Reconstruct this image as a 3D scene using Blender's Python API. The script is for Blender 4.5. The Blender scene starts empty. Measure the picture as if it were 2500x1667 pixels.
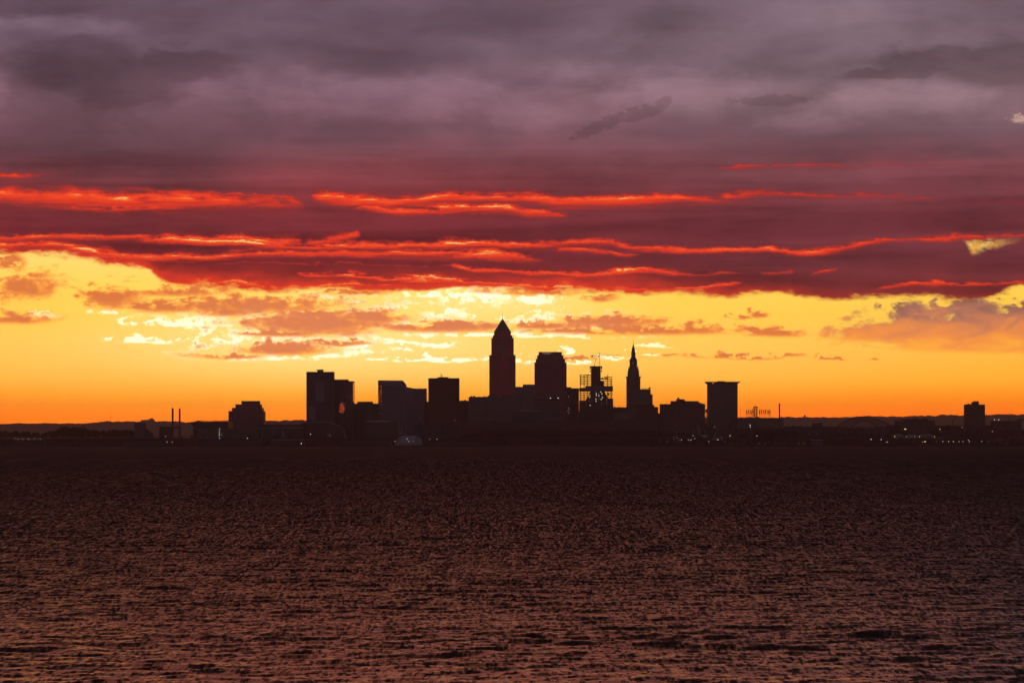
import bpy, bmesh, math, random
import numpy as np
from mathutils import Vector, Matrix

random.seed(7)
rng = np.random.default_rng(11)
scene = bpy.context.scene
col = scene.collection

# ----------------------------------------------------------------------------
# camera: 100 mm lens on a bluff 20 m above the lake, level, with rise
# ----------------------------------------------------------------------------
CAM_H = 20.0          # metres above the lake
HORIZON = 1068.0      # photograph row of the true horizon
FPX = 7000.0          # focal length in photograph pixels (2500 px wide frame)

cam_data = bpy.data.cameras.new("camera")
cam_data.sensor_width = 36.0
cam_data.lens = 36.0 * FPX / 2500.0
cam_data.shift_y = (HORIZON - 833.5) / 2500.0
cam_data.clip_start = 1.0
cam_data.clip_end = 80000.0
cam = bpy.data.objects.new("camera", cam_data)
cam.location = (0.0, 0.0, CAM_H)
cam.rotation_euler = (math.radians(90), 0, 0)
col.objects.link(cam)
scene.camera = cam

# ----------------------------------------------------------------------------
# colour management
# ----------------------------------------------------------------------------
scene.view_settings.view_transform = 'Standard'
scene.view_settings.look = 'None'
scene.view_settings.exposure = 0.0
scene.view_settings.gamma = 1.0
scene.view_settings.use_curve_mapping = False
scene.cycles.use_denoising = True
scene.cycles.use_adaptive_sampling = False
scene.cycles.max_bounces = 6
scene.cycles.volume_bounces = 0
scene.cycles.sample_clamp_indirect = 4.0

SUN_AZ = math.radians(-2.9)     # left of the view axis (seen from above: towards -x)
SUN_EL = math.radians(3.0)
GLOW_GAIN = 2.6


def lin(h, k=1.0):
    h = h.lstrip('#')
    out = []
    for i in (0, 2, 4):
        c = int(h[i:i + 2], 16) / 255.0
        c = c / 12.92 if c <= 0.04045 else ((c + 0.055) / 1.055) ** 2.4
        out.append(c * k)
    return (out[0], out[1], out[2], 1.0)


# ----------------------------------------------------------------------------
# small helper that writes node arithmetic as expressions
# ----------------------------------------------------------------------------
class NT:
    def __init__(self, tree):
        self.t = tree
        self.n = tree.nodes
        self.l = tree.links

    def put(self, sock, v):
        if isinstance(v, E):
            self.l.new(v.s, sock)
        else:
            sock.default_value = v

    def math(self, op, a, b=0.0, c=0.0, clamp=False):
        nd = self.n.new('ShaderNodeMath')
        nd.operation = op
        nd.use_clamp = clamp
        self.put(nd.inputs[0], a)
        self.put(nd.inputs[1], b)
        self.put(nd.inputs[2], c)
        return E(self, nd.outputs[0])

    def vmath(self, op, a, b=(0, 0, 0), c=(0, 0, 0), out=0):
        nd = self.n.new('ShaderNodeVectorMath')
        nd.operation = op
        self.put(nd.inputs[0], a)
        self.put(nd.inputs[1], b)
        self.put(nd.inputs[2], c)
        return E(self, nd.outputs[out])

    def xyz(self, x, y, z=0.0):
        nd = self.n.new('ShaderNodeCombineXYZ')
        for i, v in enumerate((x, y, z)):
            self.put(nd.inputs[i], v)
        return E(self, nd.outputs[0])

    def sep(self, v):
        nd = self.n.new('ShaderNodeSeparateXYZ')
        self.put(nd.inputs[0], v)
        return [E(self, o) for o in nd.outputs]

    def noise(self, vec, scale=1.0, detail=4.0, rough=0.55, dist=0.0, color=False, dims='3D'):
        nd = self.n.new('ShaderNodeTexNoise')
        nd.noise_dimensions = dims
        self.put(nd.inputs['Vector'], vec)
        nd.inputs['Scale'].default_value = scale
        nd.inputs['Detail'].default_value = detail
        nd.inputs['Roughness'].default_value = rough
        nd.inputs['Distortion'].default_value = dist
        return E(self, nd.outputs['Color' if color else 0])

    def sstep(self, v, a, b, lo=0.0, hi=1.0):
        nd = self.n.new('ShaderNodeMapRange')
        nd.interpolation_type = 'SMOOTHSTEP'
        self.put(nd.inputs[0], v)
        for i, q in enumerate((a, b, lo, hi)):
            self.put(nd.inputs[i + 1], q)
        return E(self, nd.outputs[0])

    def lerp(self, v, a, b, lo=0.0, hi=1.0):
        nd = self.n.new('ShaderNodeMapRange')
        nd.interpolation_type = 'LINEAR'
        nd.clamp = True
        self.put(nd.inputs[0], v)
        for i, q in enumerate((a, b, lo, hi)):
            self.put(nd.inputs[i + 1], q)
        return E(self, nd.outputs[0])

    def ramp(self, fac, stops, interp='LINEAR'):
        nd = self.n.new('ShaderNodeValToRGB')
        cr = nd.color_ramp
        cr.interpolation = interp
        stops = sorted(stops, key=lambda q: q[0])
        cr.elements[0].position = stops[0][0]
        cr.elements[0].color = stops[0][1]
        cr.elements[1].position = stops[-1][0]
        cr.elements[1].color = stops[-1][1]
        for p, c in stops[1:-1]:
            e = cr.elements.new(p)
            e.color = c
        self.put(nd.inputs[0], fac)
        return E(self, nd.outputs[0])

    def curve(self, fac, pts):
        """pts: (x 0..1, y 0..1), straight segments softened by the curve widget"""
        nd = self.n.new('ShaderNodeFloatCurve')
        m = nd.mapping
        m.use_clip = False
        c = m.curves[0]
        pts = sorted(pts)
        c.points[0].location = pts[0]
        c.points[1].location = pts[-1]
        for p in pts[1:-1]:
            c.points.new(p[0], p[1])
        for p in c.points:
            p.handle_type = 'AUTO_CLAMPED'
        m.extend = 'HORIZONTAL'
        m.update()
        self.put(nd.inputs['Value'], fac)
        return E(self, nd.outputs[0])

    def mix(self, f, a, b, mode='MIX'):
        nd = self.n.new('ShaderNodeMix')
        nd.data_type = 'RGBA'
        nd.blend_type = mode
        nd.clamp_factor = True
        self.put(nd.inputs[0], f)
        self.put(nd.inputs[6], a)
        self.put(nd.inputs[7], b)
        return E(self, nd.outputs[2])


class E:
    def __init__(self, nt, s):
        self.nt = nt
        self.s = s

    def __add__(self, o): return self.nt.math('ADD', self, o)
    def __radd__(self, o): return self.nt.math('ADD', o, self)
    def __sub__(self, o): return self.nt.math('SUBTRACT', self, o)
    def __rsub__(self, o): return self.nt.math('SUBTRACT', o, self)
    def __mul__(self, o): return self.nt.math('MULTIPLY', self, o)
    def __rmul__(self, o): return self.nt.math('MULTIPLY', o, self)
    def __truediv__(self, o): return self.nt.math('DIVIDE', self, o)
    def max(self, o): return self.nt.math('MAXIMUM', self, o)
    def min(self, o): return self.nt.math('MINIMUM', self, o)
    def abs(self): return self.nt.math('ABSOLUTE', self)
    def pow(self, o): return self.nt.math('POWER', self, o)


# ----------------------------------------------------------------------------
# the sky: sunrise over the lake, laid out by direction (azimuth, elevation).
# u grows to the right, v grows downwards, 7000 units to the radian.
# ----------------------------------------------------------------------------
def uv_of(px, py):
    x = px - 1250.0
    z = HORIZON - py
    return (1250.0 + FPX * math.atan2(x, FPX), HORIZON - FPX * math.atan2(z, math.hypot(x, FPX)))


def build_sky():
    w = bpy.data.worlds.new("World")
    scene.world = w
    w.cycles.sampling_method = 'MANUAL'
    w.cycles.sample_map_resolution = 512
    w.use_nodes = True
    w.node_tree.nodes.clear()
    nt = NT(w.node_tree)
    tc = nt.n.new('ShaderNodeTexCoord')
    dx, dy, dz = nt.sep(E(nt, tc.outputs['Generated']))
    az = nt.math('ARCTAN2', dx, dy)
    el = nt.math('ARCSINE', dz)
    u = az * FPX + 1250.0
    v = HORIZON - el * FPX
    uv = nt.xyz(u, v, 0.0)

    # fractal fields, stretched along the horizon the way the cloud sheets are
    def field(sx, sy, det, rough, dist=0.0):
        return (nt.noise(nt.vmath('MULTIPLY', uv, (sx, sy, 0)), 1.0, det, rough, dist, dims='2D') - 0.5) * 2.6
    nA = field(0.0036, 0.014, 7.0, 0.58, 0.3)
    nB = field(0.0095, 0.026, 8.0, 0.60, 0.6)
    nC = field(0.034, 0.062, 5.0, 0.62)
    nL = field(0.0017, 0.0042, 6.0, 0.5, 0.15)
    nS = field(0.0011, 0.021, 5.0, 0.55, 0.2)
    nM = field(0.0036, 0.0075, 8.0, 0.58, 0.2)
    nE = field(0.085, 0.15, 3.0, 0.6)
    nD = field(0.0050, 0.019, 4.0, 0.48, 0.3)
    vw = v + nA * 16.0 + nD * 10.0 + nB * 10.0 + nC * 6.0
    uvw = nt.xyz(u + nB * 40.0 + nC * 16.0 + nE * 5.0, v + nB * 12.0 + nC * 8.0 + nE * 3.0, 0.0)

    # how far from the glow round the hidden sun
    sx = (u - 850.0) / 1150.0
    glow = nt.math('EXPONENT', 0.0 - sx * sx)

    # --- clear sky below the cloud deck
    t = (HORIZON - v) / 700.0
    def stops(lst):
        return [((HORIZON - y) / 700.0, lin(h)) for y, h in lst]
    c_mid = nt.ramp(t, stops([(1066, '#ff6e08'), (1020, '#ff7e12'), (995, '#ff921e'), (965, '#ffa72e'), (925, '#febc4e'),
                              (885, '#fecb60'), (840, '#fed266'), (780, '#ffd358'), (710, '#ffd65a'), (640, '#ffda70')]))
    c_side = nt.ramp(t, stops([(1066, '#f85e00'), (1020, '#fa6600'), (995, '#ff7804'), (965, '#ff8c10'), (925, '#ffa826'),
                               (885, '#ffaf32'), (840, '#ffb93e'), (780, '#ffc344'), (710, '#ffcb4c'), (640, '#ffce60')]))
    clear = nt.mix(glow, c_side, c_mid)

    px = lambda a: (a + 300.0) / 3100.0
    un = (u + 300.0) / 3100.0

    def vcurve(pts):
        q = []
        for x, y in pts:
            a, b = uv_of(x, y)
            q.append((px(a), b / 1000.0))
        return nt.curve(un, q) * 1000.0

    def acurve(pts):
        return nt.curve(un, [(px(uv_of(x, 700)[0]), a) for x, a in pts])

    # union of soft ellipses -> largest of (1 - d)
    def blobs(vec, lst):
        best = None
        for x, y, rx, ry in lst:
            a, b = uv_of(x, y)
            d = nt.vmath('MULTIPLY_ADD', vec, (1.0 / rx, 1.0 / ry, 0), (-a / rx, -b / ry, 0))
            e = nt.vmath('LENGTH', d, out=1)
            best = e if best is None else best.min(e)
        return 1.0 - best

    # strongest where the hidden sun stands behind the thin cloud
    hot = nt.sstep(blobs(uv, [(800, 815, 620, 130), (1180, 740, 380, 70)]), -0.2, 1.0)
    clear = nt.mix(hot * 0.55, clear, lin('#ffea9c', 1.05))

    # --- bright cream wisps in the clear band
    cream = blobs(uvw, [
        (250, 760, 62, 6), (450, 791, 135, 9), (710, 760, 100, 11), (655, 806, 95, 15), (945, 788, 90, 20),
        (365, 831, 95, 9), (560, 833, 45, 7), (640, 872, 165, 9), (790, 866, 95, 8), (840, 834, 115, 12), (985, 850, 30, 6),
        (1065, 842, 58, 9), (1050, 880, 130, 5), (1120, 876, 60, 7), (1107, 762, 26, 8), (1040, 718, 60, 10),
        (1190, 726, 75, 22), (1310, 733, 60, 13), (1150, 815, 150, 6), (1290, 820, 70, 5), (1440, 796, 45, 6),
        (1393, 861, 18, 6), (1285, 880, 40, 8), (1410, 887, 35, 4), (1490, 875, 42, 6), (1580, 862, 38, 4),
        (1600, 845, 40, 4), (1260, 785, 45, 6), (95, 770, 50, 8), (1330, 775, 35, 7), (790, 724, 30, 5), (860, 736, 35, 4)])
    cream_d = cream * 1.0 + nB * 0.9 + nC * 1.3 + nE * 0.6 + 0.02
    cream_a = nt.sstep(cream_d, -0.12, 0.75)
    cream_c = nt.mix(glow, lin('#ffe88e', 1.12), lin('#fff6d0', 1.25))

    # --- orange broken clouds in the clear band
    low = blobs(uvw, [
        (60, 698, 90, 40), (45, 778, 95, 15), (272, 726, 95, 32), (420, 711, 160, 15), (620, 744, 290, 27),
        (555, 760, 85, 15), (400, 750, 120, 15), (760, 765, 120, 16), (780, 790, 210, 34), (690, 815, 110, 9), (905, 775, 120, 22), (1080, 797, 220, 17),
        (560, 868, 100, 10), (690, 853, 140, 17), (830, 838, 85, 9), (1490, 784, 160, 18), (1320, 795, 110, 10),
        (1590, 806, 290, 14), (1420, 808, 150, 7), (1905, 812, 85, 13), (1858, 770, 26, 9), (1815, 775, 26, 7),
        (1820, 871, 150, 6), (2033, 876, 42, 4), (2125, 875, 25, 4), (1632, 866, 32, 4), (1390, 876, 80, 4), (30, 640, 30, 30),
        (1455, 728, 60, 10), (870, 715, 80, 6), (1320, 712, 130, 10)])
    low_d = low * 1.0 + nB * 0.85 + nC * 0.45 + nE * 0.12 + 0.28
    low_a = nt.sstep(low_d, -0.10, 0.70)
    # the thin edges of the lit bank burn cream against the glow
    lit = nt.sstep(blobs(uv, [(800, 805, 560, 95), (1250, 800, 380, 70)]), -0.1, 0.5)
    edge = nt.sstep(low_d + nC * 0.5 + nE * 0.25, -0.36, 0.14) * lit * nt.sstep(nB + nC * 0.6, -0.25, 0.2)
    sky = nt.mix(cream_a.max(edge), clear, cream_c)
    low_c = nt.ramp(nt.sstep(low_d + nC * 0.3, 0.1, 1.1), [(0.0, lin('#ffbc50')), (0.3, lin('#fca346')), (0.65, lin('#ee8a40')), (1.0, lin('#d8713e'))])
    sky = nt.mix(low_a * 0.95, sky, low_c)

    # --- bank of mauve cumulus low on the right
    bank = blobs(uvw, [(2480, 790, 420, 42), (2210, 765, 75, 34), (2370, 762, 90, 36), (2500, 760, 80, 36),
                       (2270, 812, 290, 34), (2480, 838, 400, 28), (2950, 790, 450, 55)])
    bank_d = bank * 1.0 + nB * 0.45 + nC * 0.25 + nE * 0.06
    bank_a = nt.sstep(bank_d, -0.08, 0.42)
    bank_c = nt.ramp(nt.lerp(v + nB * 50.0, 735.0, 860.0), [(0.0, lin('#80504f')), (0.25, lin('#a4665a')), (0.5, lin('#d67e50')), (0.75, lin('#ee8a44')), (1.0, lin('#fba43c'))])
    sky = nt.mix(bank_a * 0.95, sky, bank_c)

    # low down the light comes through the most air: brighter outside the haze
    gain = 1.21 + nt.math('EXPONENT', (HORIZON - v).max(0.0) * (-1.0 / 85.0)) * GLOW_GAIN
    sky = nt.mix(1.0, sky, nt.xyz(gain, gain, gain), 'MULTIPLY')

    # --- the high deck
    deck_edge = vcurve([(-250, 640), (0, 612), (133, 620), (265, 640), (352, 652), (395, 680), (531, 697), (690, 705), (903, 706), (1060, 702),
                        (1250, 706), (1463, 708), (1600, 714), (1702, 720), (1781, 721), (1861, 711), (1914, 713), (1994, 726), (2074, 725),
                        (2207, 720), (2339, 731), (2419, 727), (2462, 708), (2500, 698), (2800, 715)])
    dd = deck_edge - vw                       # > 0 inside the deck
    deck_a = nt.sstep(dd, -9.0, 8.0)
    hi = nt.ramp(nt.lerp(v + nA * 22.0 + nL * 45.0, -150.0, 720.0), [
        (0.0, lin('#675867')), (0.16, lin('#6a5765')), (0.32, lin('#725b69')), (0.46, lin('#7c5b68')), (0.57, lin('#75505b')),
        (0.66, lin('#7f434a')), (0.73, lin('#86383f')), (0.80, lin('#782d35')), (0.88, lin('#7a2830')), (0.95, lin('#7c262b')), (1.0, lin('#84282a'))])
    hi_r = nt.ramp(nt.lerp(v + nA * 22.0 + nL * 45.0, -150.0, 720.0), [
        (0.0, lin('#746670')), (0.16, lin('#786672')), (0.32, lin('#806a74')), (0.46, lin('#856972')), (0.57, lin('#745660')),
        (0.66, lin('#7a464e')), (0.73, lin('#783c44')), (0.80, lin('#70323a')), (0.88, lin('#72343c')), (0.95, lin('#703036')), (1.0, lin('#7c3030'))])
    hi = nt.mix(nt.sstep(u, 900.0, 2100.0), hi, hi_r)
    # tone of the sheets: broad light and dark folds
    tone = 1.0 + nL * 0.35 + nA * 0.18 + nM * 0.26 + nS * 0.5 * nt.sstep(v, 250.0, 480.0) + nC * 0.02
    # darker cloud masses hanging under the sheet
    mw = nt.xyz(u + nM * 60.0 + nB * 25.0, v + nM * 34.0 + nB * 12.0 + nC * 3.0, 0.0)
    dark = blobs(mw, [(170, 150, 230, 75), (300, 225, 190, 60), (420, 165, 210, 60), (2470, 165, 190, 75), (2330, 150, 230, 45), (2180, 185, 150, 18), (2700, 180, 260, 80)])
    tone = tone * (1.0 - nt.sstep(dark + nM * 0.15 + nB * 0.10, -0.05, 0.42) * 0.34)
    dark2 = blobs(mw, [(2000, 355, 420, 55), (760, 130, 420, 60), (1350, 50, 420, 50), (250, 390, 520, 45), (60, 20, 260, 30)])
    tone = tone * (1.0 - nt.sstep(dark2 + nM * 0.4, -0.3, 0.9) * 0.26)
    lite = blobs(uvw, [(1000, 250, 450, 60), (1700, 230, 420, 60), (2150, 250, 260, 45), (130, 60, 200, 25), (1450, 180, 150, 40), (1960, 300, 200, 35), (10, 210, 45, 60)])
    tone = tone * (1.0 + nt.sstep(lite + nM * 0.75 + nB * 0.2, -0.2, 0.8) * 0.32)
    shred = blobs(nt.xyz(u + nC * 10.0, v + nC * 14.0 + (u - 1500.0) * 0.32, 0.0), [(1500, 294, 105, 17), (1580, 300, 60, 18), (1620, 288, 25, 14), (1430, 305, 50, 12)])
    shred = shred.max(blobs(uvw, [(1890, 247, 120, 16)]) * 0.8)
    tone = tone * (1.0 - nt.sstep(shred + nC * 0.25, 0.0, 0.3) * 0.22)
    hi = nt.mix(1.0, hi, nt.xyz(tone, tone, tone), 'MULTIPLY')

    # --- fire-lit streaks between the sheets: (x, y) spine, half width, (x, strength)
    streaks = [
        ([(-250, 466), (0, 471), (200, 480), (420, 486), (600, 490), (745, 492)], 13, [(-250, .8), (0, .95), (250, 1.0), (450, .92), (600, .72), (720, .5), (760, 0)]),
        ([(0, 500), (200, 506), (300, 508), (420, 500)], 5, [(0, .3), (160, .45), (300, .75), (400, .5), (470, 0)]),
        ([(540, 470), (640, 476), (740, 484)], 3, [(500, 0), (560, .55), (680, .55), (750, 0)]),
        ([(760, 478), (900, 487), (1000, 490), (1100, 482), (1250, 480), (1400, 493), (1500, 491), (1700, 484), (1870, 475), (2100, 478), (2500, 492)], 8,
         [(755, 0), (800, .95), (900, 1.02), (1100, .98), (1380, 1.0), (1600, .85), (1750, .62), (1950, .42), (2200, .33), (2500, .25)]),
        ([(880, 505), (1000, 516), (1100, 510), (1250, 512), (1380, 523)], 6, [(850, 0), (930, .85), (1050, .92), (1250, .9), (1350, .7), (1400, 0)]),
        ([(-250, 580), (0, 580), (230, 578), (400, 584), (600, 590), (850, 597), (1060, 598), (1240, 596), (1383, 591), (1478, 590), (1569, 602), (1728, 607), (1861, 608), (1967, 617),
          (2047, 607), (2180, 584), (2366, 582), (2500, 574)], 5,
         [(-250, .8), (0, .9), (250, .92), (330, .7), (420, 1.1), (600, 1.2), (800, 1.1), (1000, 1.12), (1240, 1.1), (1400, .85), (1569, .88), (1700, 1.0), (1967, .92), (2100, .7), (2366, .55), (2500, .45)]),
        ([(400, 580), (560, 581), (700, 586), (850, 580), (880, 574)], 6, [(380, 0), (430, 1.0), (560, 1.18), (700, 1.1), (790, .7), (850, .95), (885, 0)]),
        ([(-250, 600), (0, 598), (120, 599), (213, 614), (372, 628), (505, 626), (638, 615), (744, 613), (903, 618), (1063, 619), (1250, 625), (1330, 630)], 6,
         [(-250, 1.0), (0, 1.0), (100, .9), (213, 1.1), (372, 1.15), (505, 1.0), (638, 1.0), (744, .95), (1063, 1.0), (1250, .9), (1340, 0)]),
        ([(1383, 606), (1526, 621)], 5, [(1340, 0), (1400, .7), (1500, .7), (1570, 0)]),
        ([(728, 666), (850, 674), (1010, 682), (1250, 694), (1409, 703), (1569, 704), (1702, 703), (1808, 692)], 4,
         [(715, 0), (760, .9), (850, 1.1), (1010, 1.2), (1250, 1.2), (1450, 1.0), (1600, .85), (1760, .9), (1820, 0)]),
        ([(399, 684), (531, 689), (691, 695), (903, 696), (1100, 694)], 5, [(380, 0), (430, .9), (560, 1.05), (700, 1.1), (900, .95), (1100, 0)]),
        ([(1110, 647), (1159, 657), (1250, 659), (1356, 668), (1463, 671), (1580, 663), (1675, 670), (1781, 668)], 4,
         [(1100, 0), (1125, .95), (1250, 1.0), (1400, .92), (1600, .85), (1700, .6), (1781, .4), (1830, 0)]),
        ([(2111, 708), (2233, 692), (2366, 698), (2472, 691)], 4, [(2080, 0), (2150, .5), (2233, .75), (2400, .62), (2500, .5)]),
        ([(0, 428), (90, 430)], 6, [(-250, .7), (0, .62), (60, .5), (130, 0)]),
        ([(1780, 408), (1900, 407), (2200, 405)], 5, [(1740, 0), (1800, .5), (1900, .38), (2300, .2)]),
        ([(1870, 664), (1930, 661)], 5, [(1850, 0), (1880, .5), (1920, .5), (1945, 0)]),
        ([(1975, 670), (2040, 658)], 5, [(1965, 0), (1990, .5), (2030, .5), (2050, 0)]),
    ]
    # wavy copy of v so the streaks fray
    sfield = None
    vs = v + nD * 11.0 + nB * 6.0 + nC * 4.0 + nE * 1.5
    for spine, hw, amp in streaks:
        # crisp along the upper edge, fading slowly downwards like the lit belly of a sheet
        e = vs - vcurve(spine)
        d = (e * (1.0 / (hw * 1.6))).max(e * (-1.0 / (hw * 1.15)))
        f = nt.math('EXPONENT', 0.0 - d) * 1.0 + nt.math('EXPONENT', d * -0.35) * 0.10
        f = f * acurve(amp)
        sfield = f if sfield is None else nt.math('SMOOTH_MAX', sfield, f, 0.15)
    nF = field(0.0062, 0.085, 6.0, 0.62, 0.8)
    sfield = sfield * (0.88 + nC * 0.22 + nB * 0.38 + nD * 0.25 + nF * 0.55)
    # the rim of the deck catches the light as well
    rim = nt.math('EXPONENT', dd.abs() * -0.035) * 0.62 * nt.sstep(glow, 0.2, 0.9, 0.5, 1.0) + nt.sstep(v, 540.0, 700.0) * glow * 0.16
    sfield = sfield.max(rim)
    fire = nt.ramp(sfield.min(1.3) / 1.3, [(0.0, lin('#7a2a32')), (0.16, lin('#94302f')), (0.30, lin('#c0362c')), (0.46, lin('#ea3d28')),
                                     (0.64, lin('#fd4c28')), (0.78, lin('#ff6630')), (0.90, lin('#ff984c')), (1.0, lin('#ffc978'))])
    hi = nt.mix(nt.sstep(sfield, 0.04, 0.50), hi, fire)
    sky = nt.mix(deck_a, sky, hi)

    # --- small clear gaps through the deck
    ga, gb = uv_of(2372, 622)
    gw = v + nC * 9.0 + nB * 6.0 + nE * 3.0
    gap_a = nt.sstep(gw, gb - 40.0, gb - 22.0) * nt.sstep((gb - gw) - (u - ga) * 0.30, -6.0, 16.0) * nt.sstep((u - ga) + (gb - gw) * 0.6, -4.0, 12.0)
    sky = nt.mix(gap_a * 0.92, sky, nt.mix(nt.sstep(nC, -0.2, 0.3), lin('#ffb850'), lin('#ffdc7c')))
    gap2 = blobs(uvw, [(2494, 290, 40, 13)])
    sky = nt.mix(nt.sstep(gap2 + nC * 0.9, 0.0, 0.8) * 0.7, sky, lin('#d9b09a'))

    # --- unseen sky: overcast darkened overhead for the water, raised behind to light the facades
    away = dx * math.sin(SUN_AZ) + dy * math.cos(SUN_AZ)
    k = nt.sstep(away, -0.35, 0.75)
    far = nt.ramp(nt.lerp(el, 0.0, 1.2), [(0.0, lin('#54292c')), (0.18, lin('#3e1f24')), (0.36, lin('#281a20')), (1.0, lin('#241e28'))])
    up = nt.sstep(el, 0.145, 0.25)
    sky = nt.mix(up, sky, far)
    back_fill = nt.ramp(nt.lerp(el, 0.0, 1.2), [(0.0, lin('#504c5e')), (0.4, lin('#464356')), (1.0, lin('#323140'))])
    ft = 1.0 + nL * 0.2
    back_fill = nt.mix(1.0, back_fill, nt.xyz(ft, ft, ft), 'MULTIPLY')
    sky = nt.mix(k, back_fill, sky)

    # daylight scattered in the clear air above the clouds
    nis = nt.n.new('ShaderNodeTexSky')
    nis.sky_type = 'NISHITA'
    nis.sun_disc = False
    nis.sun_elevation = SUN_EL
    nis.sun_rotation = SUN_AZ
    nis.air_density = 1.5
    nis.dust_density = 3.0
    veil = nt.mix(1.0, E(nt, nis.outputs[0]), (0.004, 0.004, 0.004, 1.0), 'MULTIPLY')
    veil = nt.mix(up, (0, 0, 0, 1), veil)
    sky = nt.mix(1.0, sky, veil, 'ADD')

    bg = nt.n.new('ShaderNodeBackground')
    nt.l.new(sky.s, bg.inputs[0])
    bg.inputs[1].default_value = 1.0
    out = nt.n.new('ShaderNodeOutputWorld')
    nt.l.new(bg.outputs[0], out.inputs[0])


build_sky()

sun_data = bpy.data.lights.new("sun", 'SUN')
sun_data.energy = 0.06
sun_data.angle = math.radians(26.0)
sun_data.color = (1.0, 0.22, 0.065)
sun = bpy.data.objects.new("sun", sun_data)
sd = Vector((math.sin(SUN_AZ) * math.cos(SUN_EL), math.cos(SUN_AZ) * math.cos(SUN_EL), math.sin(SUN_EL)))
sun.rotation_euler = sd.to_track_quat('Z', 'Y').to_euler()
sun.location = (0, 0, 900)
col.objects.link(sun)

# ----------------------------------------------------------------------------
# materials
# ----------------------------------------------------------------------------
MATS = {}


def mat(name, color, rough=0.8, spec=0.3, metal=0.0, var=0.25, scale=0.05, emit=None, strength=0.0):
    if name in MATS:
        return MATS[name]
    m = bpy.data.materials.new(name)
    m.use_nodes = True
    nt = NT(m.node_tree)
    nt.n.clear()
    out = nt.n.new('ShaderNodeOutputMaterial')
    b = nt.n.new('ShaderNodeBsdfPrincipled')
    if var:
        tc = nt.n.new('ShaderNodeTexCoord')
        n = nt.noise(E(nt, tc.outputs['Object']), scale, 4.0, 0.6)
        k = n * (2 * var) + (1.0 - var)
        c = nt.mix(1.0, (*color, 1.0), nt.xyz(k, k, k), 'MULTIPLY')
        nt.l.new(c.s, b.inputs['Base Color'])
    else:
        b.inputs['Base Color'].default_value = (*color, 1.0)
    b.inputs['Roughness'].default_value = rough
    b.inputs['Specular IOR Level'].default_value = spec
    b.inputs['Metallic'].default_value = metal
    if emit:
        b.inputs['Emission Color'].default_value = (*emit, 1.0)
        b.inputs['Emission Strength'].default_value = strength
    nt.l.new(b.outputs[0], out.inputs[0])
    MATS[name] = m
    return m


# ----------------------------------------------------------------------------
# the lake: one sheet with real chop, finer towards the viewer
# ----------------------------------------------------------------------------
SHORE = 6364.0


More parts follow.
